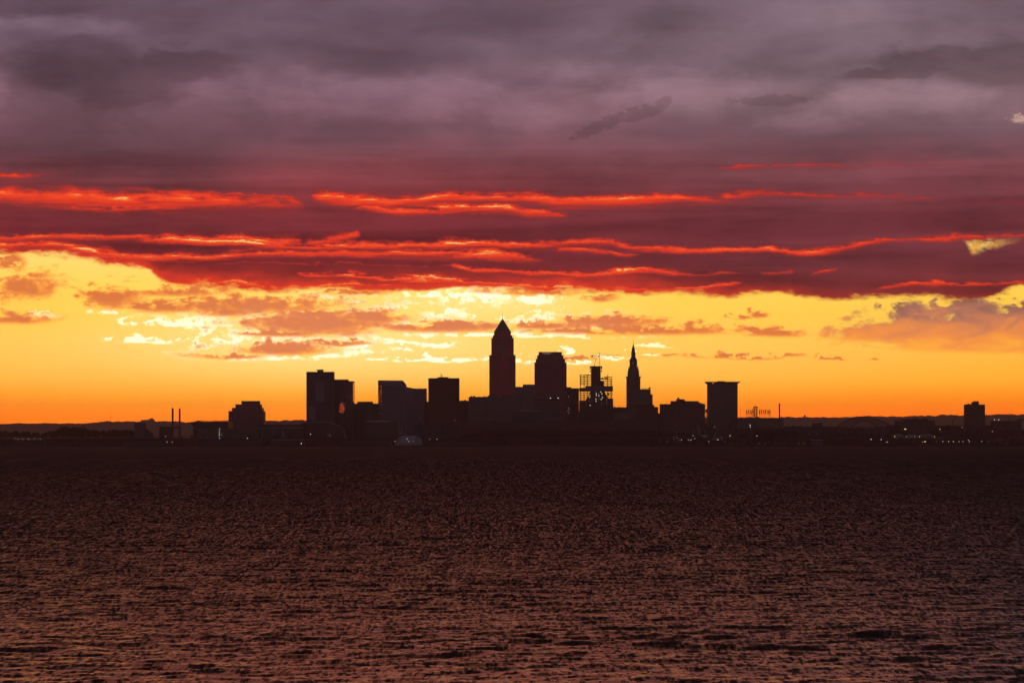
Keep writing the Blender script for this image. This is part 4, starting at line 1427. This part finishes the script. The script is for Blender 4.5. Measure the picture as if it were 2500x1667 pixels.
# residential tower on the right
t, cx, g = tower("lone_residential_tower", "lone dark residential tower with roof plant standing on the right shore", "building", 6900, 30,
                 [(2357.8, 2404.8, 987.2)], BRICK, 'grid')
P = lambda a, b: loc(t, a, b, 6900)
x0, z0 = P(2374.5, 987.2); x1, z1 = P(2391, 981.4)
pent = MB().box(x0, x1, 6, 22, z0, z1).build("lift_penthouse", BRICK, t)
xa, _ = P(2378.5, 0); xb, za = P(2391, 979.6)
MB().box(xa, xb, 8, 20, z1 + .01, za).build("rooftop_unit", ROOFM, pent)
for a in (2379.5, 2383.5, 2388, 2390.3):
    x, zz = P(a, 976.8)
    MB().box(x - .45, x + .45, 12, 13, za, zz).build("antenna", STEEL, pent)
for a, h in ((2362, 1.0), (2365.5, 2.4), (2368.5, 1.4)):
    x, _ = P(a, 0)
    MB().box(x - 1.3, x + 1.3, 8, 12, z0, z0 + h).build("rooftop_unit", ROOFM, t)
finish(t)


# ----------------------------------------------------------------------------
# chimneys, masts, lift tower, ballpark lights, arch bridge
# ----------------------------------------------------------------------------
def chimney(label, a0, a1, ytop, Y):
    root = thing("chimney", label, "chimney", wx((a0 + a1) / 2, Y), Y)
    r = (wx(a1, Y) - wx(a0, Y)) / 2
    z = wz(ytop, Y) - root.location.z
    MB().lathe(0, 0, [(r * 1.12, 0), (r, z * .3), (r * .96, z - 3)], 16).build("shaft", BRICK, root, smooth=False)
    MB().lathe(0, 0, [(r * 1.08, z - 2.99), (r * 1.08, z)], 16).build("rim", STEEL, root)


chimney("slim brick chimney, left and taller of the twin pair by the power house", 419, 424, 996.2, 7060)
chimney("slim brick chimney, right and shorter of the twin pair by the power house", 436.4, 441, 997.2, 7060)
chimney("lone slim dark chimney right of the ballpark floodlights", 1901.4, 1904.8, 984.5, 7500)


def mast(label, a, ytop, Y, head=None, w=0.5, z=None, name="radio_mast", cat="mast"):
    root = thing(name, label, cat, wx(a, Y), Y, z)
    zt = wz(ytop, Y) - root.location.z
    MB().frustum((-w, w, -w, w), 0, (-w * .4, w * .4, -w * .4, w * .4), zt).build("pole", STEEL, root)
    if head:
        hw, hh = head
        MB().lathe(0, 0, [(hw * .5, zt + .01), (hw, zt + hh * .35), (hw, zt + hh * .75), (hw * .3, zt + hh)], 10).build("head", STEEL, root)


def hz(px, Y):
    t_ = (Y - HILL_Y0) / (HILL_Y1 - HILL_Y0)
    return 38 + (ridge_z(px) - 58) * float(np.interp(t_, [0, .35, .7, 1], [0, .45, .8, 1]))


mast("thin tall radio mast on the left shore among the trees", 270, 1018, 7200, (1.6, 2.4), .7)
mast("water tower with a round tank over the left shore trees", 204, 1041, 7600, (2.6, 4.6), .6, name="water_tower", cat="water tower")
mast("needle-thin mast just right of the flared-roof tower", 1807.8, 996.4, 7500, None, .5)
mast("tall lamp mast with a small head right of the lone chimney", 1922.4, 1023.5, 6900, (1.8, 3.0), .5, name="lamp_mast")
mast("stubby water tower poking over the far ridge", 1964.5, 1017.5, 23300, (8.5, 15), 5.0, hz(1964.5, 23300), name="water_tower", cat="water tower")
mast("thin mast on the far ridge above the left end of the arch bridge", 2035.5, 1010, 23300, None, 1.6, hz(2035, 23300))
mast("thin mast on the far ridge just left of the arch crown", 2087.4, 1007.4, 23300, None, 1.8, hz(2087, 23300))
mast("faint tall mast on the far ridge above the arch crown", 2110, 1003, 23300, None, 1.5, hz(2110, 23300))


def lift_tower():
    Y = 6950
    root = thing("lift_bridge_tower", "dark steel lattice lift bridge tower rising among the ballpark floodlights", "bridge tower", wx(1844, Y), Y)
    P = lambda a, b: loc(root, a, b, Y)
    leg = MB()
    for a in (1841, 1848.5):
        for y in (0, 9):
            x, z = P(a, 995)
            leg.beam((x, y, 0), (x, y, z), 1.5)
    leg.build("tower_legs", STEEL, root)
    br = MB()
    x0, zt = P(1841, 995); x1, _ = P(1848.5, 0)
    z = 0.0
    k = 0
    while z + 6 < zt:
        br.beam((x0, 0, z), (x1, 0, z + 6), .8).beam((x1, 0, z), (x0, 0, z + 6), .8).beam((x0, 9, z), (x1, 9, z + 6), .8).beam((x0, 0, z + 6), (x1, 0, z + 6), .9)
        z += 6
    br.build("cross_bracing", STEEL, root)
    a0, z0 = P(1839.5, 996); a1, z1 = P(1850, 993.6)
    plat = MB().box(a0, a1, -1, 10, zt + .01, zt + 2).build("sheave_platform", STEEL, root)
    for a in (1842.5, 1847):
        x, z = P(a, 993)
        MB().lathe(x, 4.5, [(1.6, zt + 2.01), (1.6, zt + 3.4)], 10).build("sheave", STEEL, plat)
    # leaning back-leg frame on the left
    xl, _ = P(1836.8, 0)
    zl = P(0, 999)[1]
    MB().beam((xl, 2, 0), (xl, 2, zl), 1.3).beam((xl, 2, zl), (x0, 2, zt), 1.0).beam((xl, 2, zl - 9), (x0, 2, zl - 3), .8).beam((xl, 2, zl - 3), (x0, 2, zl - 10), .8).build("back_leg", STEEL, root)
    return root


lift_tower()


def floodlights():
    Y = 8300
    proto = None
    for a, yt in ((1823.2, 1000.2), (1828.3, 998.8), (1833.4, 1000.2), (1854.4, 1000.3), (1859.2, 998.8), (1864.9, 1000.2), (1869.6, 999.0), (1875.4, 1000.2), (1879.8, 998.9)):
        root = thing("stadium_floodlight", "ballpark floodlight tower with a tall dark rack of lamps on slim legs", "floodlight", wx(a, Y), Y, group="row of ballpark floodlights behind the lift tower")
        zt = wz(yt, Y) - BLUFF_Z
        if proto is None or abs(zt - proto[0]) > .8:
            h = wz(yt, Y) - wz(yt + 10.5, Y)
            z0 = zt - h
            lg = MB().beam((-1.2, 0, 0), (-.9, 0, z0), .55).beam((1.8, 0, 0), (1.4, 0, z0), .55)
            rk = MB()
            for k in range(7):
                z = z0 + h * k / 7
                rk.box(-1.9 - .03 * k, 1.9 - .12 * k, -.5, .5, z + .02, z + h / 7 - .28)
            rk.box(-.25, .25, .51, .9, z0, zt)
            p1, p2 = lg.build("legs", STEEL, root), rk.build("lamp_rack", STEEL, root)
            proto = (zt, p1, p2)
        else:
            for p in proto[1:]:
                c = p.copy()
                col.objects.link(c)
                c.parent = root


floodlights()
# a far pair of lattice pylons glimpsed in the gap beside the flared tower
for a in (1724.2, 1728.2):
    Y = 8600
    root = thing("lattice_pylon", "lattice pylon glimpsed in the gap beside the flared-roof tower", "pylon", wx(a, Y), Y, group="pylons glimpsed in the gap")
    z = wz(999, Y) - BLUFF_Z
    mb = MB().beam((-2, 0, 0), (-1, 0, z), .8).beam((2, 0, 0), (1, 0, z), .8)
    k = 0.0
    while k + 9 < z:
        mb.beam((-1.6, 0, k), (1.6, 0, k + 9), .5).beam((1.6, 0, k), (-1.6, 0, k + 9), .5)
        k += 9
    mb.build("lattice_frame", STEEL, root)
    MB().box(-2.6, 2.6, -.4, .4, z - 9, z).build("lamp_rack", STEEL, root)


def arch_bridge():
    Y = 7900
    root = thing("arch_bridge", "steel arch bridge with a trussed arch above its deck", "bridge", wx(2110, Y), Y)
    P = lambda a, b: loc(root, a, b, Y)
    n = 22
    def outer(t_):
        u_ = 2 * t_ - 1
        return P(2109.8 + u_ * 63, 1018.2 + 20.5 * abs(u_) ** 2.05)
    def inner(t_):
        u_ = 2 * t_ - 1
        return P(2111 + u_ * 30 * (1 + .55 * 0), 1027 + 13.5 * u_ * u_)
    for y in (0, 16):
        mb = MB()
        pts = [outer(i / n) for i in range(n + 1)]
        for p, q in zip(pts[:-1], pts[1:]):
            mb.beam((p[0], y, p[1]), (q[0], y, q[1]), 2.3)
        mb.build("upper_chord", STEEL, root)
        mi = MB()
        # lower chord dives below the deck outside the middle
        low = []
        for i in range(n + 1):
            u_ = 2 * i / n - 1
            low.append(P(2109.8 + u_ * 58, 1026.6 + 15.5 * (abs(u_) * 58 / 30) ** 1.75))
        low = [(x, max(z, 4)) for x, z in low]
        for p, q in zip(low[:-1], low[1:]):
            mi.beam((p[0], y, p[1]), (q[0], y, q[1]), 2.1)
        mi.build("lower_chord", STEEL, root)
        wb = MB()
        for i in range(n + 1):
            wb.beam((pts[i][0], y, pts[i][1]), (low[i][0], y, low[i][1]), .9)
            if i < n:
                if i < n / 2:
                    wb.beam((pts[i][0], y, pts[i][1]), (low[i + 1][0], y, low[i + 1][1]), .9)
                else:
                    wb.beam((pts[i + 1][0], y, pts[i + 1][1]), (low[i][0], y, low[i][1]), .9)
        wb.build("truss_web", STEEL, root, kind="stuff")
        hg = MB()
        zd = P(0, 1041)[1]
        for i in range(n + 1):
            if low[i][1] > zd:
                hg.beam((low[i][0], y, zd), (low[i][0], y, low[i][1]), .5)
        hg.build("hangers", STEEL, root, kind="stuff")
    x0, z = P(2020, 1041); x1, _ = P(2210, 1041)
    MB().box(x0, x1, .9, 15.1, z - 2, z).build("deck", CONC, root)
    for a in (2047, 2173):
        x, _ = P(a, 0)
        MB().box(x - 4, x + 4, 1, 15, 0, z - 2.01).build("pier", CONC, root)


arch_bridge()

# ----------------------------------------------------------------------------
# harbour front: tent hall, storage domes, shore walls, marker
# ----------------------------------------------------------------------------
def tent_hall():
    Y = 6420
    root = thing("tent_hall", "pale fabric tent hall with a ridge roof lit by small lamps on the quay", "tent", wx(997.5, Y), Y)
    P = lambda a, b: loc(root, a, b, Y)
    zb = 0.0
    e = [P(963, 1078.7), P(972, 1070.5), P(983, 1063.4), P(1017.5, 1063.0), P(1026, 1068.5), P(1032.3, 1078.7)]
    zr = e[2][1]
    V = [(e[0][0], 2, zb), (e[1][0], 1, e[1][1]), (e[2][0], 4, zr), (e[3][0], 10, zr), (P(1003, 0)[0], 0, zb)]
    mesh_obj("roof_slope", V, [(0, 4, 3, 2, 1)], FABRIC, root)
    V = [(P(1003, 0)[0], .02, zb), (e[5][0], 6, zb), (e[4][0], 10, e[4][1]), (e[3][0], 10.02, zr)]
    mesh_obj("end_gable", V, [(0, 1, 2, 3)], mat("tent_gable", (0.30, 0.29, 0.27), .8), root)
    V = [(e[0][0], 2.1, zb), (e[1][0], 1.1, e[1][1]), (e[2][0], 4.1, zr), (e[3][0], 10.1, zr), (e[4][0], 12, e[4][1]), (e[5][0], 8, zb), (e[5][0] - 6, 40, zb), (e[0][0] + 6, 40, zb)]
    mesh_obj("rear_slope", V, [(0, 1, 2, 7), (2, 3, 6, 7), (3, 4, 5, 6)], FABRIC, root)


tent_hall()


def storage_dome(label, a0, a1, ytop, Y=6560):
    root = thing("storage_dome", label, "dome", wx((a0 + a1) / 2, Y), Y)
    r = (wx(a1, Y) - wx(a0, Y)) / 2
    h = wz(ytop, Y) - root.location.z
    drum = h * .35
    MB().lathe(0, r, [(r, 0), (r, drum)], 28).build("drum", CONC, root)
    MB().lathe(0, r, [(r * math.cos(q), drum + .01 + (h - drum) * math.sin(q)) for q in np.linspace(0, 1.5, 9)], 28).build("dome_roof", FABRIC if False else mat("dome_skin", (0.24, 0.22, 0.20), .8), root, smooth=True)


storage_dome("shallow storage dome, nearest of three to the arch bridge", 2177, 2210, 1058.6)
storage_dome("shallow storage dome, middle one of the row of three", 2212, 2246, 1059.6)
storage_dome("shallow storage dome, nearest of three to the lone residential tower", 2246.5, 2283, 1058.4)


def quay_shed(label, a0, a1, ytop, Y, m=DARKC, edge=False):
    root = thing("quay_shed", label, "shed", wx((a0 + a1) / 2, Y), Y)
    w = (wx(a1, Y) - wx(a0, Y)) / 2
    h = wz(ytop, Y) - root.location.z
    wl = MB().box(-w, w, 0, 24, 0, h - 1.2).build("wall", m, root)
    MB().prism([(-w - .5, h - 1.19), (w + .5, h - 1.19), (w * .9, h), (-w * .9, h)], -.5, 24.5).build("roof", PALER if edge else ROOFM, root)
    for k in range(int(w / 8)):
        x = -w + 8 + k * 16
        MB().box(x - 2.4, x + 2.4, -.2, -.02, 0, min(5, h * .6)).build("loading_door", STEEL, wl)


quay_shed("long dark quay shed below the stadium", 478, 640, 1073, 6430)
quay_shed("pale roofed quay shed below the domed hall", 660, 742, 1072.5, 6425, DARKC, True)
quay_shed("small quay shed left of the tent hall", 830, 955, 1074, 6440)
quay_shed("low quay shed right of the tent hall", 1060, 1180, 1077, 6445)
quay_shed("low shed on the left shore behind the lamp row", 20, 110, 1074, 6450)
quay_shed("low shed on the left shore below the silo block", 300, 395, 1075, 6440)
quay_shed("small pale roofed shed on the shore below the riverside mill", 1980, 2010, 1073, 6440, CONC, True)
for i, (a, lb) in enumerate(((1949, "small pale channel marker at the breakwater below the riverside mill"), (1870, "small pale channel marker at the breakwater below the lone chimney"))):
    root = thing("channel_marker", lb, "marker", wx(a, 6322), 6322, 2.0)
    MB().lathe(0, 8, [(1.8, 0), (1.4, 1.5), (.7, 1.6), (.6, 6.5)], 10).build("pillar", PALE, root)
    MB().lathe(0, 8, [(1.1, 6.51), (1.1, 8), (.2, 9)], 10).build("lantern", PALE, root)


# ----------------------------------------------------------------------------
# lamps: every point of light along the shore is a lamp on its post
# ----------------------------------------------------------------------------
_lamp_mesh = {}


def lamp(px, py, kind, size=1.0):
    """harbour lamps stand on the flats, the rest on the bluff"""
    Y = 6400.0 if py > 1067 else 6560.0
    if py <= 1067 and wz(py, Y) - BLUFF_Z < 3.0:
        Y = 6480.0
    g = ground_z(Y)
    h = wz(py, Y) - g
    key = (kind, round(h, 0), size)
    m = {'w': L_WHITE, 'd': L_DIM, 'o': L_WARM, 'r': L_RED, 'b': L_BLUE}[kind]
    if key not in _lamp_mesh:
        r = 0.52 * size
        mb = MB().frustum((-.25, .25, -.25, .25), 0, (-.12, .12, -.12, .12), h - r)
        nf = len(mb.f)
        mb.lathe(0, 0, [(r * .35, h - r + .01), (r, h - r * .35), (r, h + r * .35), (r * .35, h + r)], 8)
        me = bpy.data.meshes.new("street_lamp")
        me.from_pydata(mb.v, [], mb.f)
        me.materials.append(STEEL)
        me.materials.append(m)
        for i, p in enumerate(me.polygons):
            p.material_index = 0 if i < nf else 1
        _lamp_mesh[key] = me
    o = bpy.data.objects.new("street_lamp", _lamp_mesh[key])
    o.location = (wx(px, Y), Y, g)
    col.objects.link(o)
    lab = {'w': ("white shore lamp glowing on a thin post", "white lamps along the shore"),
           'd': ("faint small shore lamp on a thin post", "faint lamps along the shore"),
           'o': ("strong warm yellow harbour lamp on a post", "warm yellow harbour lamps"),
           'r': ("small red warning lamp on a post", "red warning lamps"),
           'b': ("small bluish lamp on the slope below the courthouse", "bluish lamps below the courthouse")}[kind]
    if kind in 'wd':
        for lim, place in ((160, "by the low shed on the left shore"), (460, "near the twin chimneys"), (700, "below the stadium"), (900, "before the domed hall"), (1040, "round the pale tent hall"),
                           (1130, "on the quay right of the tent hall"), (1640, "below the spire-topped tower"), (1700, "at the foot of the stepped courthouse"), (1729, "climbing the slope beside the courthouse"),
                           (1775, "in the cluster below the flared-roof tower"), (1840, "beside the lift bridge tower"), (2020, "along the shore by the riverside mill"), (2175, "below the arch bridge"), (2290, "round the storage domes"),
                           (2600, "along the quay below the lone residential tower")):
            if px < lim:
                lab = (("white lamp " if kind == 'w' else "faint lamp ") + place, ("white lamps " if kind == 'w' else "faint lamps ") + place)
                break
    tag(o, lab[0], "lamp", lab[1])


LAMPS = [
    (36, 1069.5, 'w', 1), (44, 1071.6, 'w', 1), (56.5, 1071.6, 'w', 1.1), (70, 1071.6, 'w', 1.1), (84, 1071.4, 'w', 1.1), (98, 1071.3, 'w', 1), (41, 1065.7, 'd', .8),
    (275, 1052, 'r', .9), (198, 1072.7, 'd', .8), (209, 1070, 'd', .7), (404.6, 1065, 'w', .9), (407.6, 1078.6, 'w', 1.1), (420.5, 1079, 'w', .9), (449.6, 1067.2, 'd', .9), (426, 1064, 'd', .8),
    (604, 1069.3, 'w', 1.3), (758, 1059.8, 'w', 1.5), (735.6, 1082.3, 'o', 1.5), (804, 1063, 'd', .9), (800, 1061, 'd', .7), (807, 1064.5, 'd', .8), (805, 1060, 'd', .7), (774, 1077, 'r', .6),
    (964.2, 1077, 'w', 1), (982, 1077, 'd', .9), (993.6, 1071.2, 'w', 1.2), (997.7, 1077, 'w', 1), (1010, 1077, 'w', .9), (1029.6, 1077, 'd', 1), (1027.6, 1072, 'd', .9),
    (1049, 1071.8, 'w', 1.1), (1066.9, 1071.8, 'w', 1.1), (863.5, 1058.7, 'd', .7),
    (1090, 1026.2, 'd', .9), (1110.8, 1025.6, 'w', .9), (1377.5, 1045.3, 'r', 1.5),
    (1600.5, 1069, 'd', .9), (1612.5, 1074.5, 'd', .8), (1628, 1075.8, 'd', .7), (1653, 1069.2, 'w', .8), (1645.2, 1066.5, 'd', .9), (1650.6, 1065.3, 'd', .9), (1645.6, 1072.3, 'd', .9), (1652.5, 1054.6, 'd', .9),
    (1658, 1073.8, 'd', 1.1), (1663.7, 1073.7, 'w', 1.1), (1680.8, 1073.7, 'w', 1), (1687, 1073.7, 'w', 1.1), (1692, 1063.2, 'w', 1.1), (1696.6, 1070.2, 'w', .9),
    (1704.8, 1042, 'd', 1), (1707.5, 1049.5, 'd', .9), (1697, 1054, 'b', .9), (1692, 1052, 'b', .7), (1679.5, 1046.8, 'd', .6), (1706.5, 1058.5, 'd', 1), (1713.5, 1062.3, 'd', .9), (1718.5, 1064, 'd', .9), (1722, 1063.2, 'd', .9), (1726.4, 1065.3, 'd', .9),
    (1730.6, 1077.6, 'w', 1.0), (1744.2, 1041.6, 'w', 1), (1752.6, 1073.2, 'w', 1.4), (1746, 1059, 'd', .9), (1748.4, 1072.4, 'd', .9), (1760.2, 1063.3, 'd', .9), (1763, 1067.8, 'd', .9), (1755, 1063.5, 'd', .7),
    (1744.6, 1063.2, 'd', .7), (1740.5, 1067.5, 'd', .7), (1749, 1067.2, 'd', .7), (1754, 1058.5, 'd', .7), (1744.8, 1072.5, 'd', .7), (1761.5, 1071.5, 'd', .7), (1768.7, 1076.7, 'd', .9), (1739, 1072, 'd', .6), (1757, 1069, 'd', .6),
    (1782.5, 1063.8, 'o', 1.2), (1831.2, 1037.3, 'w', 1.5), (1831.6, 1041.6, 'w', 1.5), (1832.8, 1049.3, 'd', .8), (1847.9, 1064, 'o', 1.2), (1785.5, 1082.2, 'd', .7), (1799.5, 1082.2, 'd', .6), (1812.7, 1082.2, 'd', .8), (1852.6, 1082.3, 'd', 1), (1866, 1082.3, 'd', .6),
    (1891.7, 1082.3, 'd', .9), (1903.5, 1082.3, 'd', .7), (1914.2, 1082.3, 'd', .8), (1951, 1082.2, 'd', .9), (1963, 1082.2, 'd', 1), (1975, 1058, 'd', 1), (1995, 1058, 'd', 1), (2006.5, 1082.2, 'd', .8),
    (2126.6, 1072, 'w', 1.5), (2151.4, 1072.5, 'w', 1.4), (2164, 1079.2, 'w', .9), (2167.2, 1078.8, 'w', 1), (2184.6, 1065.2, 'o', 1.2), (2208.6, 1047.3, 'o', 1.5), (2211.6, 1047.8, 'o', 1.5), (2212.4, 1065.6, 'w', 1.1), (2223, 1065.8, 'd', .9),
    (2233.3, 1065.7, 'w', .8), (2245.3, 1065.4, 'w', 1.2), (2281.8, 1065.5, 'w', 1.1), (2256.8, 1077.8, 'o', 1.2), (2259.8, 1077.9, 'o', 1.2), (2252.2, 1079, 'w', .8), (2287, 1077.3, 'd', .8), (2294.4, 1047.5, 'o', 1), (2295.4, 1029.6, 'r', .8),
    (2301.8, 1077.4, 'w', 1.1), (2316, 1077.6, 'w', 1.2), (2327.6, 1077.6, 'o', 1), (2341.5, 1078.2, 'w', 1), (2351, 1078.3, 'w', 1.1), (2349.2, 1043, 'w', 1), (2364.2, 1074.3, 'w', 1.1), (2366.8, 1077.4, 'w', 1), (2382, 1077.2, 'd', .7),
    (2397, 1077, 'w', 1), (2412.7, 1077.1, 'd', 1.1), (2422.8, 1053, 'w', 1.1), (2441.8, 1074.4, 'd', 1), (2459.7, 1081.5, 'd', 1),
]
for q in LAMPS:
    lamp(*q)


# ----------------------------------------------------------------------------
# trees along the shore
# ----------------------------------------------------------------------------
def crown_mesh(seed, h, w):
    """leafy crown of many small faces, clumped, with an uneven outline"""
    r = random.Random(seed)
    V, F = [], []
    clumps = []
    for k in range(11):
        a = r.uniform(0, 2 * math.pi)
        t_ = r.uniform(0.0, 1.0)
        rad = (w / 2) * (0.75 - 0.45 * abs(t_ - .4)) * r.uniform(.2, .95)
        clumps.append((rad * math.cos(a), rad * math.sin(a), h * (.30 + .62 * t_), r.uniform(.16, .28) * w))
    for cx_, cy_, cz_, cr in clumps:
        for q in range(34):
            d = Vector((r.gauss(0, 1), r.gauss(0, 1), r.gauss(0, .8))).normalized() * cr * r.uniform(.55, 1.05)
            c = Vector((cx_, cy_, cz_)) + d
            n = Vector((r.gauss(0, 1), r.gauss(0, 1), r.gauss(0, 1))).normalized()
            s = n.orthogonal().normalized() * r.uniform(.5, 1.1)
            u_ = n.cross(s).normalized() * r.uniform(.5, 1.1)
            b = len(V)
            V += [tuple(c - s - u_), tuple(c + s - u_ * .6), tuple(c + s * .8 + u_), tuple(c - s * .7 + u_)]
            F.append((b, b + 1, b + 2, b + 3))
    me = bpy.data.meshes.new("crown")
    me.from_pydata(V, [], F)
    me.materials.append(LEAF)
    return me


def trunk_mesh(h):
    mb = MB().lathe(0, 0, [(.5, 0), (.36, h * .3), (.2, h * .6)], 7)
    mb.beam((0, 0, h * .35), (h * .16, .4, h * .6), .28).beam((0, 0, h * .4), (-h * .15, -.3, h * .62), .26)
    me = bpy.data.meshes.new("trunk")
    me.from_pydata(mb.v, [], mb.f)
    me.materials.append(BARK)
    return me


TREE_KINDS = [(crown_mesh(1, 16, 13), trunk_mesh(16)), (crown_mesh(2, 16, 17), trunk_mesh(16)), (crown_mesh(3, 16, 11), trunk_mesh(16)), (crown_mesh(8, 16, 15), trunk_mesh(16))]


def tree(px, Y, h, label, group, k):
    form = ("upright", "broad-crowned", "narrow", "rounded")[k % 4]
    label = form + " " + label
    group = form + " " + group
    root = thing("broadleaf_tree", label, "tree", wx(px, Y), Y, rz=random.uniform(0, 6.28), group=group)
    s_ = h / 16.0
    root.scale = (s_ * random.uniform(.95, 1.25), s_ * random.uniform(.95, 1.25), s_)
    for nm, me in zip(("crown", "trunk"), TREE_KINDS[k % 4]):
        o = bpy.data.objects.new(nm, me)
        col.objects.link(o)
        o.parent = root


def tree_row(a0, a1, n, tops, ylo, yhi, label, group):
    for i in range(n):
        a = a0 + (a1 - a0) * (i + random.uniform(.1, .9)) / n
        Y = random.uniform(ylo, yhi)
        top = float(np.interp(a, [p[0] for p in tops], [p[1] for p in tops])) + random.uniform(-1.5, 4.0)
        h = wz(top, Y) - ground_z(Y)
        tree(a, Y, max(6.0, min(h, 30)), label, group, random.randrange(4))


tree_row(-40, 325, 60, [(-40, 1052), (40, 1053), (110, 1056), (145, 1045), (166, 1043), (200, 1043), (215, 1048), (250, 1051), (300, 1050), (325, 1052)], 6700, 7300,
         "leafy tree in the belt on the left shore before the hills", "trees on the left shore")
tree_row(-40, 320, 34, [(-40, 1064), (320, 1062)], 6560, 6640, "low leafy tree at the foot of the left shore belt", "low trees on the left shore")
tree_row(440, 1130, 30, [(440, 1062), (1130, 1062)], 6550, 6620, "dark leafy tree on the bluff behind the quay sheds", "trees behind the quay sheds")
tree_row(1130, 1640, 56, [(1130, 1056), (1190, 1049), (1400, 1048), (1640, 1052)], 6550, 6620, "dark leafy tree in the thick belt below the city centre towers", "trees below the city centre")
tree_row(1640, 2170, 44, [(1640, 1054), (1800, 1058), (1870, 1050), (2000, 1054), (2170, 1058)], 6550, 6600, "dark leafy tree on the river flats below the arch bridge", "trees on the river flats")
tree_row(2168, 2540, 36, [(2168, 1046), (2240, 1055), (2300, 1050), (2540, 1050)], 6580, 6640, "dark leafy tree round the storage domes and lone tower", "trees on the right shore")
tree_row(2168, 2190, 4, [(2168, 1032), (2190, 1032)], 6900, 6960, "tall rounded tree beside the long apartment block", "tall trees beside the long apartment block")
tree_row(2285, 2355, 10, [(2285, 1034), (2321, 1034), (2327, 1028), (2350, 1029), (2355, 1036)], 6900, 6980, "tall tree between the apartment block and the lone tower", "tall trees left of the lone tower")
tree_row(2406, 2426, 4, [(2406, 1036), (2426, 1038)], 6800, 6850, "tree in the gap right of the lone tower", "trees right of the lone tower")
tree_row(60, 1150, 26, [(60, 1076), (1150, 1075)], 6460, 6484, "small bushy tree on the harbour flats", "small trees on the harbour flats")
tree_row(1180, 2500, 60, [(1180, 1072), (2500, 1073)], 6440, 6484, "small dark tree along the right harbour shore", "small trees on the right harbour shore")

# ----------------------------------------------------------------------------
# the air: even haze over lake, city and hills
# ----------------------------------------------------------------------------
def build_haze():
    me = bpy.data.meshes.new("haze")
    bm = bmesh.new()
    bmesh.ops.create_cube(bm, size=1.0)
    x0, x1, y0, y1, z0, z1 = -14000, 14000, -400, 28500, -8, 345
    for v in bm.verts:
        v.co = ((x0 + x1) / 2 + v.co.x * (x1 - x0), (y0 + y1) / 2 + v.co.y * (y1 - y0), (z0 + z1) / 2 + v.co.z * (z1 - z0))
    bm.to_mesh(me)
    bm.free()
    m = bpy.data.materials.new("haze_air")
    m.use_nodes = True
    m.node_tree.nodes.clear()
    out = m.node_tree.nodes.new('ShaderNodeOutputMaterial')
    pv = m.node_tree.nodes.new('ShaderNodeVolumePrincipled')
    pv.inputs['Color'].default_value = (0.94, 0.80, 0.83, 1)
    pv.inputs['Density'].default_value = 0.78 / 24000.0
    pv.inputs['Anisotropy'].default_value = 0.5
    m.node_tree.links.new(pv.outputs[0], out.inputs['Volume'])
    me.materials.append(m)
    o = bpy.data.objects.new("haze", me)
    o["kind"] = "stuff"
    o["label"] = "thin even haze over the lake and city"
    o["category"] = "haze"
    o.display_type = 'WIRE'
    col.objects.link(o)


build_haze()
